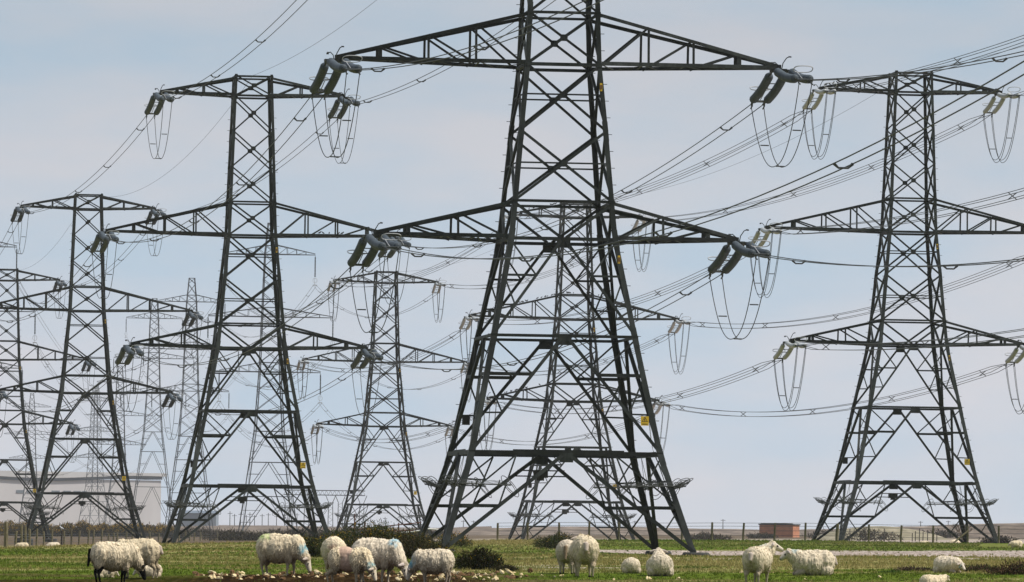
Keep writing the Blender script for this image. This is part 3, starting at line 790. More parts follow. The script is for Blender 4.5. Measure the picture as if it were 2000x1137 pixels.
flock('C2', lambda t: arm_top('C2', 'top', -1, t), rr(12, .02, .8), 'small dark bird perched on the left top crossarm of the pylon lined with birds', 'birds on the left top crossarm')
flock('C2', lambda t: local('C2', (-1.3 + 2.6 * t, -W(33.15) - .02, 33.22)), rr(8, 0, 1), 'small dark bird perched on the flat peak of the pylon lined with birds', 'birds on the peak')
flock('C2', lambda t: arm_top('C2', 'bottom', -1, t), rr(14, .15, .85), 'small dark bird perched on the left bottom crossarm of the pylon lined with birds', 'birds on the left bottom crossarm')
flock('C2', lambda t: arm_top('C2', 'middle', 1, t), rr(5, .02, .3), 'small dark bird perched on the right middle crossarm of the pylon lined with birds', 'birds on the right middle crossarm')
flock('R1', lambda t: arm_top('R1', 'top', -1, t), (.80, .86, .91, .96), 'dark bird perched at the left top crossarm tip of the pylon beside the brick hut', 'birds on the hut pylon')
flock('LC', lambda t: local('LC', (1.7 + 8.5 * t, -1.72 + 1.5 * t, 22.2)), (.36, .39, .44, .52, .55), 'dark bird perched on the right middle crossarm of the pylon behind the green-marked sheep', 'birds on the green-marked sheep pylon')

# ------------------------------------------------------------------ sheep
WOOL = (.69, .59, .44); FACE = (.66, .58, .47); BLACK = (.012, .011, .010); HOOF = (.03, .027, .024); LEGC = (.44, .37, .28)

LX = .80
def build_body(prims, voxel):
    mb = MB()
    us, vs_ = 12, 8
    for c, r, rot, tg in prims:
        base = len(mb.v); vv = []
        for j in range(vs_ + 1):
            th = math.pi * j / vs_
            for i in range(us):
                p = Vector((math.sin(th) * math.cos(2 * math.pi * i / us) * r[0], math.sin(th) * math.sin(2 * math.pi * i / us) * r[1], math.cos(th) * r[2]))
                if rot is not None: p = rot @ p
                vv.append(p + Vector(c))
        mb.add(vv, [(j * us + i, (j + 1) * us + i, (j + 1) * us + (i + 1) % us, j * us + (i + 1) % us) for j in range(vs_) for i in range(us)])
    o = bpy.data.objects.new('tmp', mb.mesh('tmp')); link(o)
    m = o.modifiers.new('r', 'REMESH'); m.mode = 'VOXEL'; m.voxel_size = voxel
    m = o.modifiers.new('s', 'SMOOTH'); m.iterations = 3; m.factor = .5
    dg = bpy.context.evaluated_depsgraph_get(); dg.update()
    me = bpy.data.meshes.new_from_object(o.evaluated_get(dg), depsgraph=dg)
    bpy.data.objects.remove(o)
    return me

def sheep(label, px, py, Y, yaw, pose='graze', lie=False, scale=.92, black=False, turn=0.0, marks=(), shorn=False, tail='long', head_pitch=None, seed=0, ground=None, tint=(1, 1, 1), voxel=.016, ragged=1.0, spread=0.0, hunch=0.0):
    rs = random.Random(seed * 7 + 1); rn = np.random.RandomState(seed + 5)
    P = []
    def el(c, r, tg, rot=None): P.append((c, r, rot, tg))
    def cone(p, r0, q, r1, tg, n=7):
        p, q = Vector(p), Vector(q)
        for i in range(n + 1):
            t = i / n; rr_ = r0 + (r1 - r0) * t; P.append((tuple(p.lerp(q, t)), (rr_, rr_, rr_), None, tg))
    dz = -.30 if lie else 0.0
    wz = 1.12 if lie else 1.0
    slim = .78 if shorn else 1.0
    el((.28, 0, .60 + dz), (.31, .255 * wz, .265), 'w'); el((0, 0, .565 + dz), (.42, (.30 * wz) * slim, .295 * (.90 if shorn else 1)), 'w' if not shorn else 'p')
    el((-.31, 0, .61 + dz), (.30, .272 * wz, .275), 'w'); el((-.12, 0, .66 + dz), (.36, .22, .235), 'w' if not shorn else 'p'); el((.12, 0, .68 + dz + hunch), (.34, .21, .20 * (.8 if shorn else 1)), 'w' if not shorn else 'p'); el((-.2, 0, .69 + dz), (.30, .205, .19), 'w')
    el((.45, 0, .58 + dz), (.16, .2, .22), 'w')
    # head
    if pose == 'graze': hb = Vector((.74, 0, .34)); hd = Vector((.42, 0, -.9)); nk = Vector((.46, 0, .66 + dz))
    elif pose == 'up': hb = Vector((.70, 0, .90 + dz)); hd = Vector((.93, 0, -.36)); nk = Vector((.42, 0, .70 + dz))
    elif pose == 'level': hb = Vector((.74, 0, .78 + dz)); hd = Vector((.9, 0, -.45)); nk = Vector((.44, 0, .68 + dz))
    else: hb = Vector((.72, 0, .58 + dz)); hd = Vector((.75, 0, -.62)); nk = Vector((.44, 0, .64 + dz))
    if turn:
        rt = Matrix.Rotation(turn, 3, 'Z'); hb = nk + Matrix.Rotation(turn * .6, 3, 'Z') @ (hb - nk); hd = rt @ hd
    hd.normalize()
    side = Vector((0, 0, 1)).cross(hd).normalized(); up = hd.cross(side)
    cone(nk, .215, nk.lerp(hb, .55), .155, 'w', 5); cone(nk.lerp(hb, .55), .15, hb - hd * .02, .098, 'w', 4)
    ft = 'k' if black else 'f'
    rot = Matrix((hd, side, up)).transposed()
    el(tuple(hb), (.115, .085, .095), ft, rot)
    cone(hb + hd * .05, .082, hb + hd * .20 - up * .012, .052, ft, 6)
    el(tuple(hb + up * .055 - hd * .05), (.08, .07, .06), 'w' if not black else 'k', rot)
    for s in (-1, 1):
        er = Matrix.Rotation(-.45 * s, 3, hd) @ Matrix((hd, side, up)).transposed()
        el(tuple(hb - hd * .035 + side * s * .145 + up * .03), (.036, .10, .028), 'k' if black else 'e', er)
    lt = 'k' if black else 'l'
    if not lie:
        for s in (-1, 1):
            fx = .30 + rs.uniform(-.05, .05); y = s * .13
            el((.30, y, .44), (.12, .09, .17), 'w')
            cone((.30, y, .38), .062, (fx, y, .22), .038, lt, 5); cone((fx, y, .22), .035, (fx - .01, y, .07), .026, lt, 5); el((fx + .02, y, .028), (.045, .035, .03), 'h')
            hx = -.42 + rs.uniform(-.06, .05) - spread; y = s * .14
            el((-.36, y, .48), (.15, .10, .19), 'w')
            cone((-.34, y, .38), .085, (hx - .03, y, .25), .044, lt if black else 'w', 5); cone((hx - .03, y, .25), .038, (hx + .01, y, .07), .027, lt, 5); el((hx + .03, y, .028), (.045, .035, .03), 'h')
    else:
        for s in (-1, 1):
            cone((.33, s * .16, .10), .08, (.52, s * .15, .05), .05, lt, 4); el((-.32, s * .22, .13), (.2, .1, .13), 'w')
    if tail == 'long': cone((-.60, 0, .70 + dz), .05, (-.645, 0, .40 + dz * .6), .035, 'd' if not black else 'k', 6)
    elif tail == 'dock': cone((-.58, 0, .70 + dz), .055, (-.64, 0, .58 + dz), .04, 't', 4)
    me = build_body(P, voxel)
    n = len(me.vertices); co = np.empty(n * 3, np.float32); me.vertices.foreach_get('co', co); co = co.reshape(-1, 3)
    nor = np.empty(n * 3, np.float32); me.vertices.foreach_get('normal', nor); nor = nor.reshape(-1, 3)
    best = np.full(n, 1e9); tg = np.zeros(n, int); tags = 'wpfkelhdt'
    for c, r, rot, t in P:
        d = co - np.array(c, np.float32)
        if rot is not None: d = d @ np.array(rot)
        rr_ = np.array(r); q = np.linalg.norm(d / rr_, axis=1); s = (q - 1) * rr_.min()
        m = s < best; best[m] = s[m]; tg[m] = tags.index(t)
    cols = {'w': WOOL, 'p': (.52, .37, .30), 'f': FACE, 'k': BLACK, 'e': (.52, .44, .38), 'l': LEGC, 'h': HOOF, 'd': (.30, .22, .14), 't': (.55, .46, .40)}
    tab = np.array([cols[c] for c in tags]); col = tab[tg].astype(np.float64)
    wool = (tg == 0)
    # fleece: clumped, hanging locks pushed out along the normals
    disp = np.zeros(n); tone = np.ones(n)
    sx = rs.uniform(0, 50)
    for i in np.nonzero(wool)[0]:
        p = co[i]
        a = noise.noise(Vector((p[0] * 13 + sx, p[1] * 13, p[2] * 6))); b = noise.noise(Vector((p[0] * 30, p[1] * 30 + sx, p[2] * 13)))
        c_ = noise.noise(Vector((p[0] * 26, p[1] * 26 + sx, p[2] * 9)))
        disp[i] = (.009 * a + .012 * c_ + .009 * b) * ragged; tone[i] = 1 + .12 * a + .18 * c_ + .12 * b
    co2 = co + nor * disp[:, None]
    # painted belly shade mixed with dirt, dirt on breech, spray marks
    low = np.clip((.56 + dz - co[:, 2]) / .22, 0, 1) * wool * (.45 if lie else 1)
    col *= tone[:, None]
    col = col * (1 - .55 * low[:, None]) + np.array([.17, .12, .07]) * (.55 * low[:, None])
    br = np.exp(-((co[:, 0] + .62) / .10) ** 2 - (co[:, 1] / .09) ** 2 - ((co[:, 2] - .5 - dz) / .16) ** 2) * wool * (1.0 if tail != 'none' else .3)
    col = col * (1 - .6 * br[:, None]) + np.array([.16, .10, .055]) * (.6 * br[:, None])
    for c, r, mc in marks:
        q = np.linalg.norm((co - np.array(c)) / np.array(r), axis=1) + .5 * np.array([noise.noise(Vector(p) * 12) for p in co])
        a = (np.clip((1.15 - q) / .6, 0, 1) * (.72 + .5 * np.array([noise.noise(Vector((p[0] * 30, p[1] * 30, p[2] * 12))) for p in co])))[:, None].clip(0, 1) * (wool[:, None] * .85)
        col = col * (1 - a) + np.array(mc) * a
    # eyes, nostrils, mouth
    for s in (-1, 1):
        e = np.array(hb + hd * .075 + side * s * .068 + up * .03); a = np.linalg.norm(co - e, axis=1) < .024; col[a] = (.015, .012, .01)
    tipm = np.array(hb + hd * .245 - up * .012); a = np.linalg.norm(co - tipm, axis=1) < .042; col[a] = col[a] * .35
    trs = random.Random(seed * 3 + 2); kk = trs.uniform(.84, 1.04); ww = trs.uniform(-.04, .05)
    col *= np.array((kk * (1 + ww * .4), kk, kk * (1 - ww * 1.6)))
    me.vertices.foreach_set('co', co2.astype(np.float32).reshape(-1)); me.update()
    me.polygons.foreach_set('use_smooth', [True] * len(me.polygons))
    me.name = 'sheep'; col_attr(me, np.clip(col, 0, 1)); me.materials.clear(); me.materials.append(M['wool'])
    if py is not None:                           # stand on the ground where it shows at this height in the view
        y_old = Y
        Y = min((q * .25 for q in range(400, 560)), key=lambda q: abs(HZ + (ZC - gz(px2x(px, q), q) + ROLL * px2x(px, q)) * F / q - py)); scale *= Y / y_old
    X = px2x(px, Y); z = gz(X, Y)
    o = bpy.data.objects.new('sheep', me); link(o); o.location = (X, Y, z - .012); o.rotation_euler = (0, 0, yaw); o.scale = (scale * LX, scale * 1.06, scale)
    tag(o, label, 'sheep', 'sheep grazing and resting in the pasture')
    # loose wool locks
    idx = np.nonzero(wool & (co[:, 2] > .3 + dz))[0]
    pick = rn.choice(idx, min(len(idx), 2000), replace=False)
    fm = MB(); fc = []
    for i in pick:
        p = Vector(co2[i]); nn = Vector(nor[i]); ln = rn.uniform(.014, .038) * ragged
        d = (nn * .75 + Vector((rn.uniform(-.3, .1), rn.uniform(-.25, .25), -.65 + rn.uniform(-.3, .3)))).normalized()
        sv = d.cross(nn if abs(d.dot(nn)) < .98 else Vector((1, 0, 0))).normalized() * rn.uniform(.006, .013)
        fm.add([p - sv - nn * .004, p + sv - nn * .004, p + d * ln], [(0, 1, 2)])
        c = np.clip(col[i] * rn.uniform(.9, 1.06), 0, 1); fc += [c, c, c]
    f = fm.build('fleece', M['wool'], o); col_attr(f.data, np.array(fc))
    return o

BLUE = (.08, .36, .50); GREEN = (.24, .40, .10); TEAL = (.33, .45, .46)
nb = ((.56, 0, .60), (.10, .26, .14), BLUE)
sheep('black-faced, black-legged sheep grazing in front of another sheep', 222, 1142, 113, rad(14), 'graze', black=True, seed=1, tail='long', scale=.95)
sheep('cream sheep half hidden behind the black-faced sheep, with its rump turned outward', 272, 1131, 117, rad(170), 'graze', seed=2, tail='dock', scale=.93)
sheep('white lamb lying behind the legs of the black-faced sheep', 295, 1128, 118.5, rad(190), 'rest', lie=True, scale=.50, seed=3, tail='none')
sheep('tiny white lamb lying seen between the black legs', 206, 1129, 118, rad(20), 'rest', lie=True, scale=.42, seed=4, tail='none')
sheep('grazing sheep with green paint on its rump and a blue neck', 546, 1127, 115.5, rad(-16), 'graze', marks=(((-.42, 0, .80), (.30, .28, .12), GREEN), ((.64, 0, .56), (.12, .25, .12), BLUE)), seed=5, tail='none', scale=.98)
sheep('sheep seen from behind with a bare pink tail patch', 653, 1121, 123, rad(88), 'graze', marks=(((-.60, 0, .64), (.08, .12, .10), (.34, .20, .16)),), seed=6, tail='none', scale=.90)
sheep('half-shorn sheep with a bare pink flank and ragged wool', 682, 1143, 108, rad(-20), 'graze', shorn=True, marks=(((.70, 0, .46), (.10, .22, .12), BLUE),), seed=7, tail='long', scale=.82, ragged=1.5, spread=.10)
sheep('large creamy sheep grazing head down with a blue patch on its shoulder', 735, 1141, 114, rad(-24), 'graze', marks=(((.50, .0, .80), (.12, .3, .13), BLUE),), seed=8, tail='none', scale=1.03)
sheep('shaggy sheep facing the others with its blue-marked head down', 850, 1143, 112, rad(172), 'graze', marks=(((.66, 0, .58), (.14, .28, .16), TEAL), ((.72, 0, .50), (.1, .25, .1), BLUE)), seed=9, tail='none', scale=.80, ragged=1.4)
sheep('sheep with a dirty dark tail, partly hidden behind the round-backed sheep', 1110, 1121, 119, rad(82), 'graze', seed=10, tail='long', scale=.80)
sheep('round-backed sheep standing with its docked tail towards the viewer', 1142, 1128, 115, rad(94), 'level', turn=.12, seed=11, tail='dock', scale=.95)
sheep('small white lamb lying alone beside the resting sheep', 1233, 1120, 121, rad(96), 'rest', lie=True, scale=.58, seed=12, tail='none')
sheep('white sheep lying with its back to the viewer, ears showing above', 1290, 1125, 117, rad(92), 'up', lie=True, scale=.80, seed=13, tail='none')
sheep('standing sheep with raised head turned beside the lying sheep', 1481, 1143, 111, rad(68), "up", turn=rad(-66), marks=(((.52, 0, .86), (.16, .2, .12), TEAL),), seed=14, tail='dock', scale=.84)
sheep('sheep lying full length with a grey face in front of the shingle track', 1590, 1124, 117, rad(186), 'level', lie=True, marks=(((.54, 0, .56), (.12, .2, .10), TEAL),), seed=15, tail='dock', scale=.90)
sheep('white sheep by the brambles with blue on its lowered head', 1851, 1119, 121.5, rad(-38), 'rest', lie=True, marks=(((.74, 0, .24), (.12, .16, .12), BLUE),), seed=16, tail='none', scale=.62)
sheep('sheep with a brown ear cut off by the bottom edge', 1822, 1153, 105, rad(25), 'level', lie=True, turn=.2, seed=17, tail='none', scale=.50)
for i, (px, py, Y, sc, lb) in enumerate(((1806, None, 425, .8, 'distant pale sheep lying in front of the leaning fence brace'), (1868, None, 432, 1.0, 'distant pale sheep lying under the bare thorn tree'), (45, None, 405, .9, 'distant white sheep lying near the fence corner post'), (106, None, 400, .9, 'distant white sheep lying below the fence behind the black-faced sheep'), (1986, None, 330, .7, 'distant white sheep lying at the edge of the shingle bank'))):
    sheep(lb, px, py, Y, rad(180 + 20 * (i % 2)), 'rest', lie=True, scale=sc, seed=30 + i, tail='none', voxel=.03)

# ------------------------------------------------------------------ feed on the ground
def chunk_mesh(seed):
    rs = random.Random(seed); mb = MB(); n, k = 7, 4; vs = []
    cut = rs.uniform(.2, .6)
    for j in range(k + 1):
        th = math.pi * j / k
        for i in range(n):
            a = 2 * math.pi * i / n; r = 1 + .75 * noise.noise(Vector((math.cos(a) * 2.6 + seed, math.sin(a) * 2.6, j * 1.7)))
            p = [math.sin(th) * math.cos(a) * r * .55, math.sin(th) * math.sin(a) * r * .42, math.cos(th) * r * .42]
            p[0] = min(p[0], cut * .5)
            vs.append(p)
    mb.add(vs, [(j * n + i, (j + 1) * n + i, (j + 1) * n + (i + 1) % n, j * n + (i + 1) % n) for j in range(k) for i in range(n)])
    return mb
chunk_protos = []
for i in range(5):
    o = chunk_mesh(i * 3 + 1).build('root_piece', M['root'] if i < 3 else M['root_skin'], None, False)
    chunk_protos.append([o, False])
def put_chunk(px, Y, size, i):
    pr = chunk_protos[i]
    o = pr[0].copy() if pr[1] else pr[0]
    if pr[1]: link(o)
    pr[1] = True
    X = px2x(px, Y)
    o.location = (X, Y, gz(X, Y) + size * R.uniform(.05, .22)); o.scale = (size * R.uniform(.8, 1.5), size * R.uniform(.5, 1.0), size * R.uniform(.35, .8))
    o.rotation_euler = (R.uniform(-.9, .9), R.uniform(-1.2, .9), R.uniform(0, 6.28))
    if i < 3: tag(o, 'pale broken piece of root vegetable strewn on the trodden soil', 'root vegetable', 'pale broken root vegetables')
    else: tag(o, 'brown skinned piece of root vegetable strewn on the trodden soil', 'root vegetable', 'brown root vegetable pieces')
for n_ in range(285):
    px = 375 + (R.random() ** .9) * 570 if R.random() < .85 else R.uniform(860, 1040)
    Y = 111.8 + R.random() ** 1.2 * 9
    put_chunk(px, Y, R.uniform(.07, .20), R.choice((0, 1, 2, 3, 4, 3, 4, 1)))
for px, Y in ((1272, 113), (1266, 113.5), (1328, 113), (1334, 112.5), (1085, 116), (1100, 117.5), (1060, 118), (930, 118), (1200, 112), (1575, 113), (1720, 115), (1450, 121), (1006, 120)):
    put_chunk(px, Y, R.uniform(.08, .14), R.choice((0, 1, 2)))

# ------------------------------------------------------------------ bushes
GORSE = [(.018, .028, .008), (.035, .048, .012), (.055, .068, .018), (.075, .060, .025)]
def bush(name, label, px, Y, w, h, depth=None, leaves=2600, flowers=120, pal=GORSE, ls=.05, seed=0, group=None, lumps=7, fl=(.62, .38, .02), zbase=None, spiky=.5, upright=.0, cat='bush'):
    rs = np.random.RandomState(seed + 40); X = px2x(px, Y); depth = depth or w * .7
    root = empty(name, (X, Y, (gz(X, Y) if zbase is None else zbase) - .04), 0, label, cat, group)
    L = []
    for i in range(lumps):
        a = (i + .5) / lumps * 2 - 1
        lx = a * w * .36 + rs.uniform(-.06, .06) * w
        lh = h * (1 - .45 * abs(a) ** 1.5) * rs.uniform(.72, 1.0)
        L.append((lx, rs.uniform(-.3, .3) * depth, lh * .5, w / lumps * rs.uniform(1.0, 1.7), depth * .35, lh * .5))
    n = leaves; k = rs.randint(0, lumps, n)
    d = rs.randn(n, 3); d /= np.linalg.norm(d, axis=1)[:, None]; rad_ = rs.rand(n) ** .33
    LL = np.array(L)[k]
    p = LL[:, :3] + d * rad_[:, None] * LL[:, 3:] * (1 + .16 * rs.randn(n, 1))
    p[:, 2] = np.abs(p[:, 2])
    ax = d * .8 + rs.randn(n, 3) * .7 + np.array([0, 0, .5 + upright]); ax /= np.linalg.norm(ax, axis=1)[:, None]
    sd = np.cross(ax, rs.randn(n, 3)); sd /= np.linalg.norm(sd, axis=1)[:, None]
    ln = ls * (.6 + .9 * rs.rand(n, 1)) * (1 + spiky * (rad_[:, None] > .93)); wd = ls * .22 * (.6 + .8 * rs.rand(n, 1))
    v = np.stack([p - sd * wd, p + sd * wd, p + sd * wd * .5 + ax * ln, p - sd * wd * .5 + ax * ln], 1).reshape(-1, 3)
    pc = np.array(pal); cc = pc[rs.randint(0, len(pc), n)] * (.75 + .5 * rs.rand(n, 1))
    tone = np.array([.8 + .45 * rs.rand() for _ in range(lumps)])[k][:, None]; cc = cc * tone
    fm = MB(); fm.v = [tuple(x) for x in v]; fm.f = [(4 * i, 4 * i + 1, 4 * i + 2, 4 * i + 3) for i in range(n)]
    o = fm.build('foliage', M['leaf'], root); col_attr(o.data, np.repeat(cc, 4, axis=0))
    sm = MB()
    for lx, ly, lz, a, b, c in L:
        for q in range(3):
            e = Vector((lx + rs.uniform(-.5, .5) * a, ly + rs.uniform(-.4, .4) * b, lz + c * rs.uniform(.2, .95)))
            m_ = Vector((lx * .7, ly * .7, lz * .6)); sm.tube([Vector((lx * .45, ly * .4, -.05)), m_, e], [.03 * h + .006, .018 * h + .004, .005], 4)
    sm.build('stem', M['stem'], root)
    if flowers:
        k = rs.randint(0, lumps, flowers); LL = np.array(L)[k]
        d = rs.randn(flowers, 3); d[:, 2] = np.abs(d[:, 2]) + .3; d[:, 1] -= .4; d /= np.linalg.norm(d, axis=1)[:, None]
        p = LL[:, :3] + d * LL[:, 3:] * (1.0 + .06 * rs.randn(flowers, 1))
        fb = MB(); fc = []
        for q in p:
            r = ls * rs.uniform(.25, .5)
            for _ in range(3):
                u = Vector(rs.randn(3)).normalized() * r; w_ = Vector(rs.randn(3)).normalized() * r; c0 = Vector(q) + Vector(rs.randn(3)) * ls * .4
                fb.add([c0 - u, c0 + w_, c0 + u], [(0, 1, 2)]); c = np.array(fl) * rs.uniform(.6, 1.1); fc += [c] * 3
        o = fb.build('blossom', M['leaf'], root); col_attr(o.data, np.array(fc))
    return root
bush('gorse_bush', 'small dark gorse bush with yellow flowers beside the green-marked sheep', 603, 188, 1.0, .86, leaves=4500, flowers=60, seed=1, lumps=4)
bush('gorse_bush', 'broad gorse bush with yellow flowers behind the blue-patched sheep', 730, 182, 3.5, 1.38, leaves=16000, flowers=230, seed=2, lumps=7)
bush('gorse_bush', 'low brownish gorse bush between the large sheep and the shaggy sheep', 812, 180, 2.0, 1.0, leaves=8000, flowers=55, seed=3, lumps=5, pal=[(.03, .03, .012), (.06, .05, .02), (.08, .06, .03), (.05, .055, .015)])
bush('gorse_bush', 'thin straggly bush growing over the rear leg of the tallest pylon', 828, 208, 1.5, 1.0, leaves=1500, flowers=20, seed=4, lumps=6, pal=[(.06, .06, .03), (.09, .075, .04), (.05, .05, .02)])
bush('gorse_bush', 'gorse bush flowering orange-yellow behind the front leg of the tallest pylon', 885, 292, 2.0, .95, leaves=3000, flowers=150, seed=5, lumps=6, fl=(.60, .30, .02), ls=.06)
bush('gorse_bush', 'low dark spreading bush right of the shaggy sheep', 938, 127, 1.15, .56, leaves=6500, flowers=14, seed=6, lumps=7, pal=[(.014, .020, .006), (.028, .034, .010), (.045, .045, .018), (.05, .038, .02)], ls=.04)
bush('gorse_bush', 'low brown tail end of the spreading bush, beside the bare soil', 990, 124, .55, .20, leaves=1500, flowers=0, seed=7, lumps=4, pal=[(.03, .03, .012), (.05, .04, .02)], ls=.035)
bush('gorse_bush', 'rounded dark green bush framed by the legs of the tallest pylon', 1092, 298, 2.3, .98, leaves=7500, flowers=40, seed=8, lumps=6, ls=.06)
bush('bramble', 'low red-brown bramble thicket by the right edge', 1985, 118, 1.0, .32, leaves=2200, flowers=0, seed=9, lumps=5, pal=[(.06, .03, .02), (.10, .06, .035), (.05, .05, .02)], ls=.04)
bush('bramble', 'low red-brown brambles behind the sheep with the blue head', 1915, 126, .9, .20, leaves=1500, flowers=0, seed=10, lumps=5, pal=[(.07, .04, .03), (.11, .07, .045), (.04, .06, .015)], ls=.04)
bush('bramble', 'flat brown bramble patch left of the sheep with the blue head', 1790, 128, 1.0, .13, leaves=1400, flowers=0, seed=11, lumps=6, pal=[(.08, .05, .04), (.11, .08, .05)], ls=.04)
bush('scrub_bush', 'dark round scrub bush behind the end post by the right edge', 1950, 470, 3.2, 1.15, leaves=2600, flowers=0, seed=12, lumps=6, ls=.12, pal=[(.03, .025, .02), (.05, .04, .035)])
for i, (px, Y, w, h) in enumerate(((1010, 172, .5, .13), (1050, 176, .55, .14), (1084, 182, .4, .15), (1205, 150, .7, .10), (1188, 205, .6, .07), (1355, 133, .8, .09), (1740, 124, .5, .10), (1960, 121, .5, .11))):
    bush('weed_clump', 'bright green weed clump growing low in the dry grass', px, Y, w, h, leaves=700, flowers=0, seed=20 + i, lumps=4, ls=.03, pal=[(.03, .075, .012), (.05, .10, .018), (.08, .13, .03)], group='weed clumps in the pasture', cat='plant', spiky=.2)
# gorse hedge in front of the power station, and scattered scrub bushes
gx = [-20, 18, 55, 92, 128, 163, 198, 232, 262, 290, 318]
GP = [(.03, .026, .010), (.05, .038, .014), (.085, .058, .018), (.035, .036, .012)]
for i, px in enumerate(gx):
    bush('gorse_bush', 'distant brown and yellow gorse bush in the hedge before the power station', px, 1150 + 20 * math.sin(i * 2.1), R.uniform(4.8, 7.0), R.uniform(2.6, 3.5), leaves=2400, flowers=300, seed=50 + i, group='gorse hedge before the power station', ls=.3, lumps=6, pal=GP, fl=(.45, .27, .02))
SCP = [(.035, .026, .018), (.06, .046, .034), (.032, .032, .018), (.08, .066, .045)]
for i in range(26):
    px = (345 + i * 27 + R.uniform(-9, 9)) if i < 20 else (1400 + (i - 20) * 105 + R.uniform(-20, 20))
    Y = R.choice((820, 980, 1120, 1250))
    bush('scrub_bush', 'distant low brown scrub bush on the shingle heath', px, Y, R.uniform(4.0, 8.5), R.uniform(1.0, 2.2), leaves=1100, flowers=0, seed=80 + i, group='scrub bushes on the heath', ls=.28, lumps=5, pal=SCP)

# bare thorn tree by the right-hand pylon
def thorn():
    Y = 640; X = px2x(1878, Y)
    root = empty('thorn_tree', (X, Y, -.75 + float(lift(X))), 0, 'bare leafless thorn tree behind the legs of the pylon beside the hut', 'tree')
    tr = MB(); tr.tube([(0, 0, 0), (.1, 0, .5), (.05, .05, 1.0)], [.16, .12, .09], 6); tr.build('trunk', M['stem'], root)
    cr = MB(); rs = random.Random(4)
    def grow(p, d, ln, r, lv):
        q = p + d * ln; cr.tube([p, p.lerp(q, .5) + Vector((rs.uniform(-.06, .06), 0, rs.uniform(-.03, .06))), q], [r, r * .8, r * .6], 4)
        if lv == 0: return
        for _ in range(3 if lv > 1 else 4):
            dd = (d + Vector((rs.uniform(-.9, .9), rs.uniform(-.7, .7), rs.uniform(-.15, .6)))).normalized(); grow(q, dd, ln * rs.uniform(.6, .85), r * .6, lv - 1)
    for a in range(6):
        an = a * 1.05; grow(Vector((.05, .05, .75 + .05 * a)), Vector((math.cos(an) * .9, math.sin(an) * .6, .75)).normalized(), .62, .06, 3)
    cr.build('crown', M['stem'], root)
thorn()

# ------------------------------------------------------------------ fences
def post_mesh(h, r, seed, lean=0, sharp=False):
    rs = random.Random(seed); mb = MB(); n = 7
    pts = [(0, 0, -.4), (.01 * rs.uniform(-1, 1), 0, h * .4), (lean + .01, 0, h - .03), (lean + .01, 0, h)]
    mb.tube(pts, [r * 1.05, r, r * .96, r * (.25 if sharp else .8)], n)
    return mb
def fence(label, plan, wires, group=None):
    x0, y0 = plan[0][0], plan[0][1]
    root = empty('post_and_wire_fence', (px2x(x0, y0), y0, 0), 0, label, 'fence', group)
    pts = []
    for i, (px, Y, h, r, mt, lean, ztop) in enumerate(plan):
        X = px2x(px, Y); z = gz(X, Y)
        o = post_mesh(h, r, i, lean, i % 9 == 4).build('post', M[mt], root)
        o.location = (X - root.location.x, Y - y0, z); pts.append(Vector((X - root.location.x, Y - y0, z)))
    for wz in wires:
        mb = MB()
        mb.tube([p + Vector((0, -.06, wz)) for p in pts], .012, 4); mb.build('wire', M['wire'], root)
def lY(px): return 450 + (px - 12) / 628 * 560 if px < 640 else 1010
lp = []
xs = [12, 31, 42, 50, 58, 72, 86, 102, 121, 126, 140, 155, 173, 183, 199, 212, 222, 229, 247, 259, 276, 293, 310, 325, 339, 350, 362, 371, 380, 392, 411, 425, 437, 455, 474, 490, 504, 520, 536, 553, 569, 585, 601, 618, 634]
for i, px in enumerate(xs):
    Y = lY(px); dark = px in (121, 411)
    h = {12: 1.62, 42: 1.45, 50: 1.4}.get(px, 1.02 + .22 * R.random()) * (1 + .25 * (px < 200)); 
    lp.append((px, Y, h * (1 + .12 * px / 640), (.17 if px == 12 else .085 if px > 60 else .11) * (1 + .6 * px / 640), 'post_dark' if dark else 'post', R.uniform(-.05, .05), 0))
fence('long wooden post and wire fence receding behind the grazing sheep', lp, (.35, .6, .85, 1.05))
fence('short row of pale stub posts behind the flowering gorse', [(760 + i * 9.5 + R.uniform(-2, 2), 690, R.uniform(.65, 1.05), .07, 'post', R.uniform(-.06, .06), 0) for i in range(9)], (.35, .6))
rp = []
for px in [972, 1031, 1092, 1151, 1209, 1270, 1332, 1391, 1452, 1513, 1573, 1635, 1697, 1760, 1823, 1890, 1951, 2012]:
    rp.append((px, 386, 1.18 + R.uniform(-.05, .06), .075 if px != 1635 else .11, 'post', R.uniform(-.03, .03), 0))
fence('post and wire fence along the green bank across the scene', rp, (.35, .65, .95, 1.16))
mb = MB(); Xb = px2x(1858, 385); Xe = px2x(1892, 385.5)
mb.tube([(0, 0, -.1), (Xe - Xb, .4, .88)], .06, 6); o = mb.build('fence_brace', M['post'], None); o.location = (Xb, 385, gz(Xb, 385)); tag(o, 'diagonal wooden brace leaning against a post of the bank fence', 'fence brace')
# thin distant posts on the shingle
for i, px in enumerate((1660, 1690, 1708, 1727, 1782, 1788, 1796, 1803, 1812, 1830)):
    Y = 760; o = post_mesh(R.uniform(1.0, 1.7), .06, 200 + i).build('fence_post', M['post_dark'], None); o.location = (px2x(px, Y), Y, -.75 + float(lift(px2x(px, Y))))
    tag(o, 'thin dark post standing on the shingle behind the bank fence', 'post', 'thin posts on the shingle')

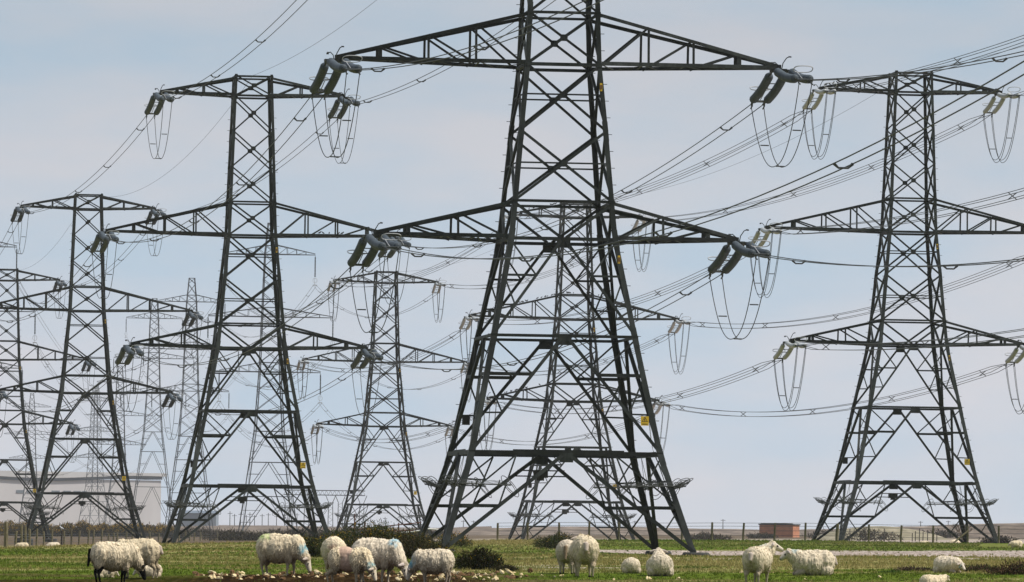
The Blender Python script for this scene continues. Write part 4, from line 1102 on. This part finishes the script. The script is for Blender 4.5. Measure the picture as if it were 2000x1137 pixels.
# rusty rails
Yr = 300
root = empty('rusty_rail', (px2x(692, Yr), Yr, gz(px2x(692, Yr), Yr)), 0, 'leaning rusty iron rail barrier above the flowering gorse', 'barrier')
zb = lambda py: py2z(py, Yr, root.location.x) - root.location.z
xx = lambda px: px2x(px, Yr) - root.location.x
for px, t in ((692, 1004), (712, 1020), (778, 1020)):
    mb = MB(); mb.tube([(xx(px), 0, -.3), (xx(px) + .02, 0, zb(t))], .035, 6); mb.build('upright', M['rust'], root)
for a, b in (((700, 1034), (778, 1024)), ((778, 1024), (823, 1019)), ((712, 1037), (808, 1035))):
    mb = MB(); mb.tube([(xx(a[0]), -.05, zb(a[1])), (xx(b[0]), -.05, zb(b[1]))], .032, 6); mb.build('rail', M['rust'], root)
root = empty('white_pole', (px2x(790, 306), 306, py2z(1040, 306, px2x(790, 306))), 0, 'two chalky white poles lying by the rusty rails', 'pole')
for a, b in (((782, 1041), (820, 1036)), ((836, 1032), (864, 1034))):
    mb = MB(); mb.tube([(px2x(a[0], 306) - root.location.x, 0, py2z(a[1], 306, px2x(790, 306)) - root.location.z), (px2x(b[0], 306) - root.location.x, .3, py2z(b[1], 306, px2x(790, 306)) - root.location.z)], .04, 6); mb.build('pole_length', M['whitebar'], root)

# small white gull on the dark fence post
def gull():
    Y = lY(121); X = px2x(121, Y); mb = MB()
    mb.tube([(-.24, 0, .10), (-.14, 0, .13), (0, 0, .17), (.10, 0, .22), (.15, 0, .30), (.19, 0, .34), (.23, 0, .335), (.29, 0, .32)], [.02, .05, .085, .075, .05, .055, .035, .008], 8)
    mb.tube([(.02, .02, .1), (.02, .02, -.03)], .01, 4); mb.tube([(.02, -.02, .1), (.02, -.02, -.03)], .01, 4)
    o = mb.build('gull', M['whitebar'], None, True); o.location = (X, Y, gz(X, Y) + 1.45); o.rotation_euler = (0, 0, 2.6); tag(o, 'white gull perched on a dark fence post above the black-faced sheep', 'bird')
gull()

# ------------------------------------------------------------------ buildings
Yh = 1060; s = F / Yh
hut = empty('brick_hut', (px2x(1483, Yh), Yh, -1.0 + float(lift(px2x(1483, Yh)))), rad(-12), 'low flat-roofed red brick hut beyond the shingle', 'hut')
hx, hy = 65 / s / math.cos(rad(12)) , 7.5
h_ = (ZC - (1025 - HZ) / s) + 1.0
mb = MB(); mb.box((hx / 2, hy / 2, h_ / 2), (hx, hy, h_)); mb.build('wall', M['brick'], hut)
mb = MB(); mb.box((hx / 2, hy / 2, h_ + .1), (hx + .35, hy + .35, .2)); mb.box((hx * .42, hy / 2, h_ + .26), (hx * .8, hy * .8, .11)); mb.build('roof', M['concrete'], hut)

Ys = 2500; s = F / Ys
xr = px2x(293, Ys); xl = px2x(-180, Ys)
HR = rad(25)
st = empty('power_station', (xl, Ys, -.8 + float(lift(xr))), HR, 'huge pale power station hall with a gently waved roof, half lost in haze', 'power station')
wd = (xr - xl) / math.cos(HR) * 1.015; zt = py2z(937, Ys) + .8
mb = MB(); mb.box((wd / 2, 10, zt / 2), (wd, 20, zt)); mb.build('wall', M['hall_wall'], st)
mb = MB(); n = 60; vs = []
def rz(t): return zt + 1.1 + .8 * math.sin(t * wd / 15.0 + .8)
for i in range(n + 1):
    t = i / n; x = t * (wd + .4)
    for y in (-.5, 20.5): vs += [(x, y, rz(t) - 1.3), (x, y, rz(t))]
mb.add(vs, [(4 * i, 4 * i + 4, 4 * i + 5, 4 * i + 1) for i in range(n)] + [(4 * i + 2, 4 * i + 3, 4 * i + 7, 4 * i + 6) for i in range(n)] + [(4 * n, 4 * n + 2, 4 * n + 3, 4 * n + 1)])
mb.build('parapet_band', M['hall_band'], st)
mb = MB(); vs = []
for i in range(n + 1):
    t = i / n; x = t * (wd + 2.2)
    for y in (-1.2, 21): vs += [(x, y, rz(t) + .02), (x, y, max(rz(t) + .5, zt + 3.2))]
mb.add(vs, [(4 * i, 4 * i + 4, 4 * i + 5, 4 * i + 1) for i in range(n)] + [(4 * i + 2, 4 * i + 3, 4 * i + 7, 4 * i + 6) for i in range(n)] + [(4 * i + 1, 4 * i + 5, 4 * i + 7, 4 * i + 3) for i in range(n)] + [(4 * i, 4 * i + 2, 4 * i + 6, 4 * i + 4) for i in range(n)] + [(4 * n, 4 * n + 2, 4 * n + 3, 4 * n + 1)])
mb.build('roof', M['hall_roof'], st)
for a, b in ((86, 101), (108, 122), (127, 141), (143, 152), (20, 34), (40, 56)):
    mb = MB(); xa, xb = (px2x(a, Ys) - xl) * wd / (xr - xl), (px2x(b, Ys) - xl) * wd / (xr - xl); mb.box(((xa + xb) / 2, -.05, py2z(963, Ys) + .8), (xb - xa, .3, 1.3)); mb.build('window_strip', M['hall_glass'], st)
Y2 = 2350
sh = empty('substation_shed', (px2x(348, Y2), Y2, -.8 + float(lift(px2x(348, Y2)))), 0, 'low slate-blue shed beyond the heath, beside the power station', 'shed')
w2 = px2x(422, Y2) - px2x(348, Y2); z2 = py2z(1002, Y2) + .8
mb = MB(); mb.box((w2 / 2, 10, z2 / 2), (w2, 20, z2)); mb.build('wall', M['shed'], sh)
mb = MB(); mb.add([(-.4, -.4, z2), (w2 + .4, -.4, z2), (w2 + .4, 20.4, z2), (-.4, 20.4, z2), (-.4, 10, z2 + 1.1), (w2 + .4, 10, z2 + 1.1)], [(0, 1, 5, 4), (2, 3, 4, 5), (0, 4, 3), (1, 2, 5), (0, 3, 2, 1)]); mb.build('roof', M['hall_band'], sh)
# lattice gantry of the switchyard
Yg = 2300
ga = empty('switchyard_gantry', (px2x(553, Yg), Yg, -.8 + float(lift(px2x(630, Yg)))), 0, 'hazy steel switchyard gantry with lattice columns beyond the heath', 'gantry')
gxx = lambda px: px2x(px, Yg) - ga.location.x; gzz = lambda py: py2z(py, Yg) + .8
bm = MB()
for yy in (0, 3):
    for py in (958, 967): bm.flat(Vector((gxx(553), yy, gzz(py))), Vector((gxx(712), yy, gzz(py))), .35, .2, Vector((0, 0, 1)), Vector((0, 1, 0)))
    k = 40
    for i in range(k):
        a, b = gxx(553) + (gxx(712) - gxx(553)) * i / k, gxx(553) + (gxx(712) - gxx(553)) * (i + 1) / k
        z0, z1 = (gzz(958), gzz(967)) if i % 2 else (gzz(967), gzz(958))
        bm.flat(Vector((a, yy, z0)), Vector((b, yy, z1)), .16, .15, Vector((0, 0, 1)), Vector((0, 1, 0)))
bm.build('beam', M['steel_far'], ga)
for px in (560, 598, 645, 664, 706):
    c = MB(); x = gxx(px); top = gzz(967)
    for sx in (-1, 1):
        for sy in (0, 3):
            c.flat(Vector((x + sx * 1.0, sy, 0)), Vector((x + sx * .8, sy, top * .8)), .2, .2, Vector((1, 0, 0)), Vector((0, 1, 0)))
            c.flat(Vector((x + sx * .8, sy, top * .8)), Vector((x + sx * 2.0, sy, top)), .2, .2, Vector((1, 0, 0)), Vector((0, 1, 0)))
    for i in range(10):
        z0, z1 = top * .8 * i / 10, top * .8 * (i + 1) / 10; sgn = 1 if i % 2 else -1
        c.flat(Vector((x - sgn * .95, 0, z0)), Vector((x + sgn * .95, 0, z1)), .13, .13, Vector((0, 0, 1)), Vector((0, 1, 0)))
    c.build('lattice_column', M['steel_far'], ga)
# small switchyard posts
for i, (px, top) in enumerate(((449, 999), (458, 1004), (470, 1001), (481, 1006), (488, 1001), (497, 1006), (512, 1004), (524, 1002), (540, 1006), (562, 1003), (580, 1002), (752, 1010), (905, 1016), (925, 1017), (1212, 1018), (1240, 1017), (1412, 1014), (1798, 1018), (1852, 1017))):
    Yp = 2200 + 40 * (i % 4); X = px2x(px, Yp); mb = MB(); zz = py2z(top, Yp) + .85
    mb.tube([(0, 0, 0), (0, 0, zz)], [.2, .14], 5); mb.flat(Vector((-.9, 0, zz * .9)), Vector((.9, 0, zz * .9)), .18, .12, Vector((0, 0, 1)), Vector((0, 1, 0)))
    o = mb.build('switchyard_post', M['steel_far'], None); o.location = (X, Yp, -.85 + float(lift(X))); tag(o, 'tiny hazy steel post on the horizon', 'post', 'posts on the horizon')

# ------------------------------------------------------------------ air
mb = MB(); mb.box((0, 3890, 38.0), (7000, 7940, 80.0))
hz = mb.build('haze', None); tag(hz, kind='stuff')
hm = bpy.data.materials.new('haze_air'); hm.use_nodes = True; nt = hm.node_tree; nt.nodes.clear()
out = node(nt, 'ShaderNodeOutputMaterial'); pv = node(nt, 'ShaderNodeVolumePrincipled')
pv.inputs['Color'].default_value = (.91, .925, .96, 1); pv.inputs['Density'].default_value = .00007; pv.inputs['Anisotropy'].default_value = .2
nt.links.new(pv.outputs[0], out.inputs['Volume']); hz.data.materials.append(hm)

# ------------------------------------------------------------------ sky, sun, camera
SUN_EL, SUN_AZ = rad(54), rad(100)                # azimuth clockwise from +Y: sun high on the right, level with the view
wd_ = bpy.data.worlds.new('World'); bpy.context.scene.world = wd_; wd_.use_nodes = True; nt = wd_.node_tree; nt.nodes.clear()
out = node(nt, 'ShaderNodeOutputWorld')
sky = node(nt, 'ShaderNodeTexSky', sky_type='NISHITA', sun_disc=False, sun_elevation=SUN_EL, sun_rotation=SUN_AZ); sky.dust_density = 2.0
bg1 = node(nt, 'ShaderNodeBackground'); bg1.inputs['Strength'].default_value = .10
nt.links.new(sky.outputs[0], bg1.inputs['Color'])
tc = node(nt, 'ShaderNodeTexCoord')
mp = node(nt, 'ShaderNodeMapping'); mp.inputs['Scale'].default_value = (10, 10, 34); mp.inputs['Rotation'].default_value = (0, rad(4), 0)
nz = node(nt, 'ShaderNodeTexNoise'); nz.inputs['Scale'].default_value = 1.6; nz.inputs['Detail'].default_value = 5; nz.inputs['Roughness'].default_value = .5
nt.links.new(tc.outputs['Generated'], mp.inputs[0]); nt.links.new(mp.outputs[0], nz.inputs['Vector'])
cr = node(nt, 'ShaderNodeValToRGB'); e = cr.color_ramp.elements
e[0].position = .36; e[0].color = (.47, .59, .72, 1); e[1].position = .64; e[1].color = (.63, .64, .70, 1)
nt.links.new(nz.outputs['Fac'], cr.inputs[0])
sx = node(nt, 'ShaderNodeSeparateXYZ'); nt.links.new(tc.outputs['Generated'], sx.inputs[0])
gr = node(nt, 'ShaderNodeMapRange'); gr.inputs[1].default_value = 0; gr.inputs[2].default_value = 1; gr.inputs[3].default_value = .97; gr.inputs[4].default_value = 2.0
nt.links.new(sx.outputs[2], gr.inputs[0])
gb = node(nt, 'ShaderNodeMapRange'); gb.inputs[1].default_value = -.5; gb.inputs[2].default_value = .5; gb.inputs[3].default_value = .45; gb.inputs[4].default_value = 1.0
nt.links.new(sx.outputs[1], gb.inputs[0])
hr = node(nt, 'ShaderNodeMapRange'); hr.inputs[1].default_value = 0; hr.inputs[2].default_value = .085; hr.inputs[3].default_value = 1.26; hr.inputs[4].default_value = .88
nt.links.new(sx.outputs[2], hr.inputs[0])
gh = node(nt, 'ShaderNodeMath', operation='MULTIPLY'); nt.links.new(gr.outputs[0], gh.inputs[0]); nt.links.new(hr.outputs[0], gh.inputs[1])
gm = node(nt, 'ShaderNodeMath', operation='MULTIPLY'); nt.links.new(gh.outputs[0], gm.inputs[0]); nt.links.new(gb.outputs[0], gm.inputs[1])
bg2 = node(nt, 'ShaderNodeBackground'); nt.links.new(cr.outputs[0], bg2.inputs['Color']); nt.links.new(gm.outputs[0], bg2.inputs['Strength'])
ms = node(nt, 'ShaderNodeMixShader'); ms.inputs[0].default_value = .86
nt.links.new(bg1.outputs[0], ms.inputs[1]); nt.links.new(bg2.outputs[0], ms.inputs[2]); nt.links.new(ms.outputs[0], out.inputs[0])

sl = bpy.data.lights.new('sun', 'SUN'); sl.energy = 4.4; sl.angle = rad(2.5); sl.color = (1, .95, .87)
so = bpy.data.objects.new('sun', sl); link(so); so.location = (30, 200, 120)
sd = Vector((math.sin(SUN_AZ) * math.cos(SUN_EL), math.cos(SUN_AZ) * math.cos(SUN_EL), math.sin(SUN_EL)))
so.rotation_euler = sd.to_track_quat('Z', 'Y').to_euler()

cam = bpy.data.cameras.new('camera'); cam.sensor_width = 36; cam.lens = 36 * F / 2000; cam.shift_y = (HZ - 568.5) / 2000
cam.clip_start = 1; cam.clip_end = 20000
co_ = bpy.data.objects.new('camera', cam); link(co_); co_.location = (0, 0, ZC); co_.rotation_euler = (Matrix.Rotation(rad(90), 3, 'X') @ Matrix.Rotation(ROLL, 3, 'Z')).to_euler()
sc = bpy.context.scene; sc.camera = co_
sc.view_settings.view_transform = 'Standard'; sc.view_settings.look = 'None'; sc.view_settings.exposure = 0; sc.view_settings.gamma = 1
sc.render.engine = 'CYCLES'; sc.cycles.volume_bounces = 1; sc.cycles.max_bounces = 6; sc.cycles.transparent_max_bounces = 8
sc.cycles.use_denoising = True
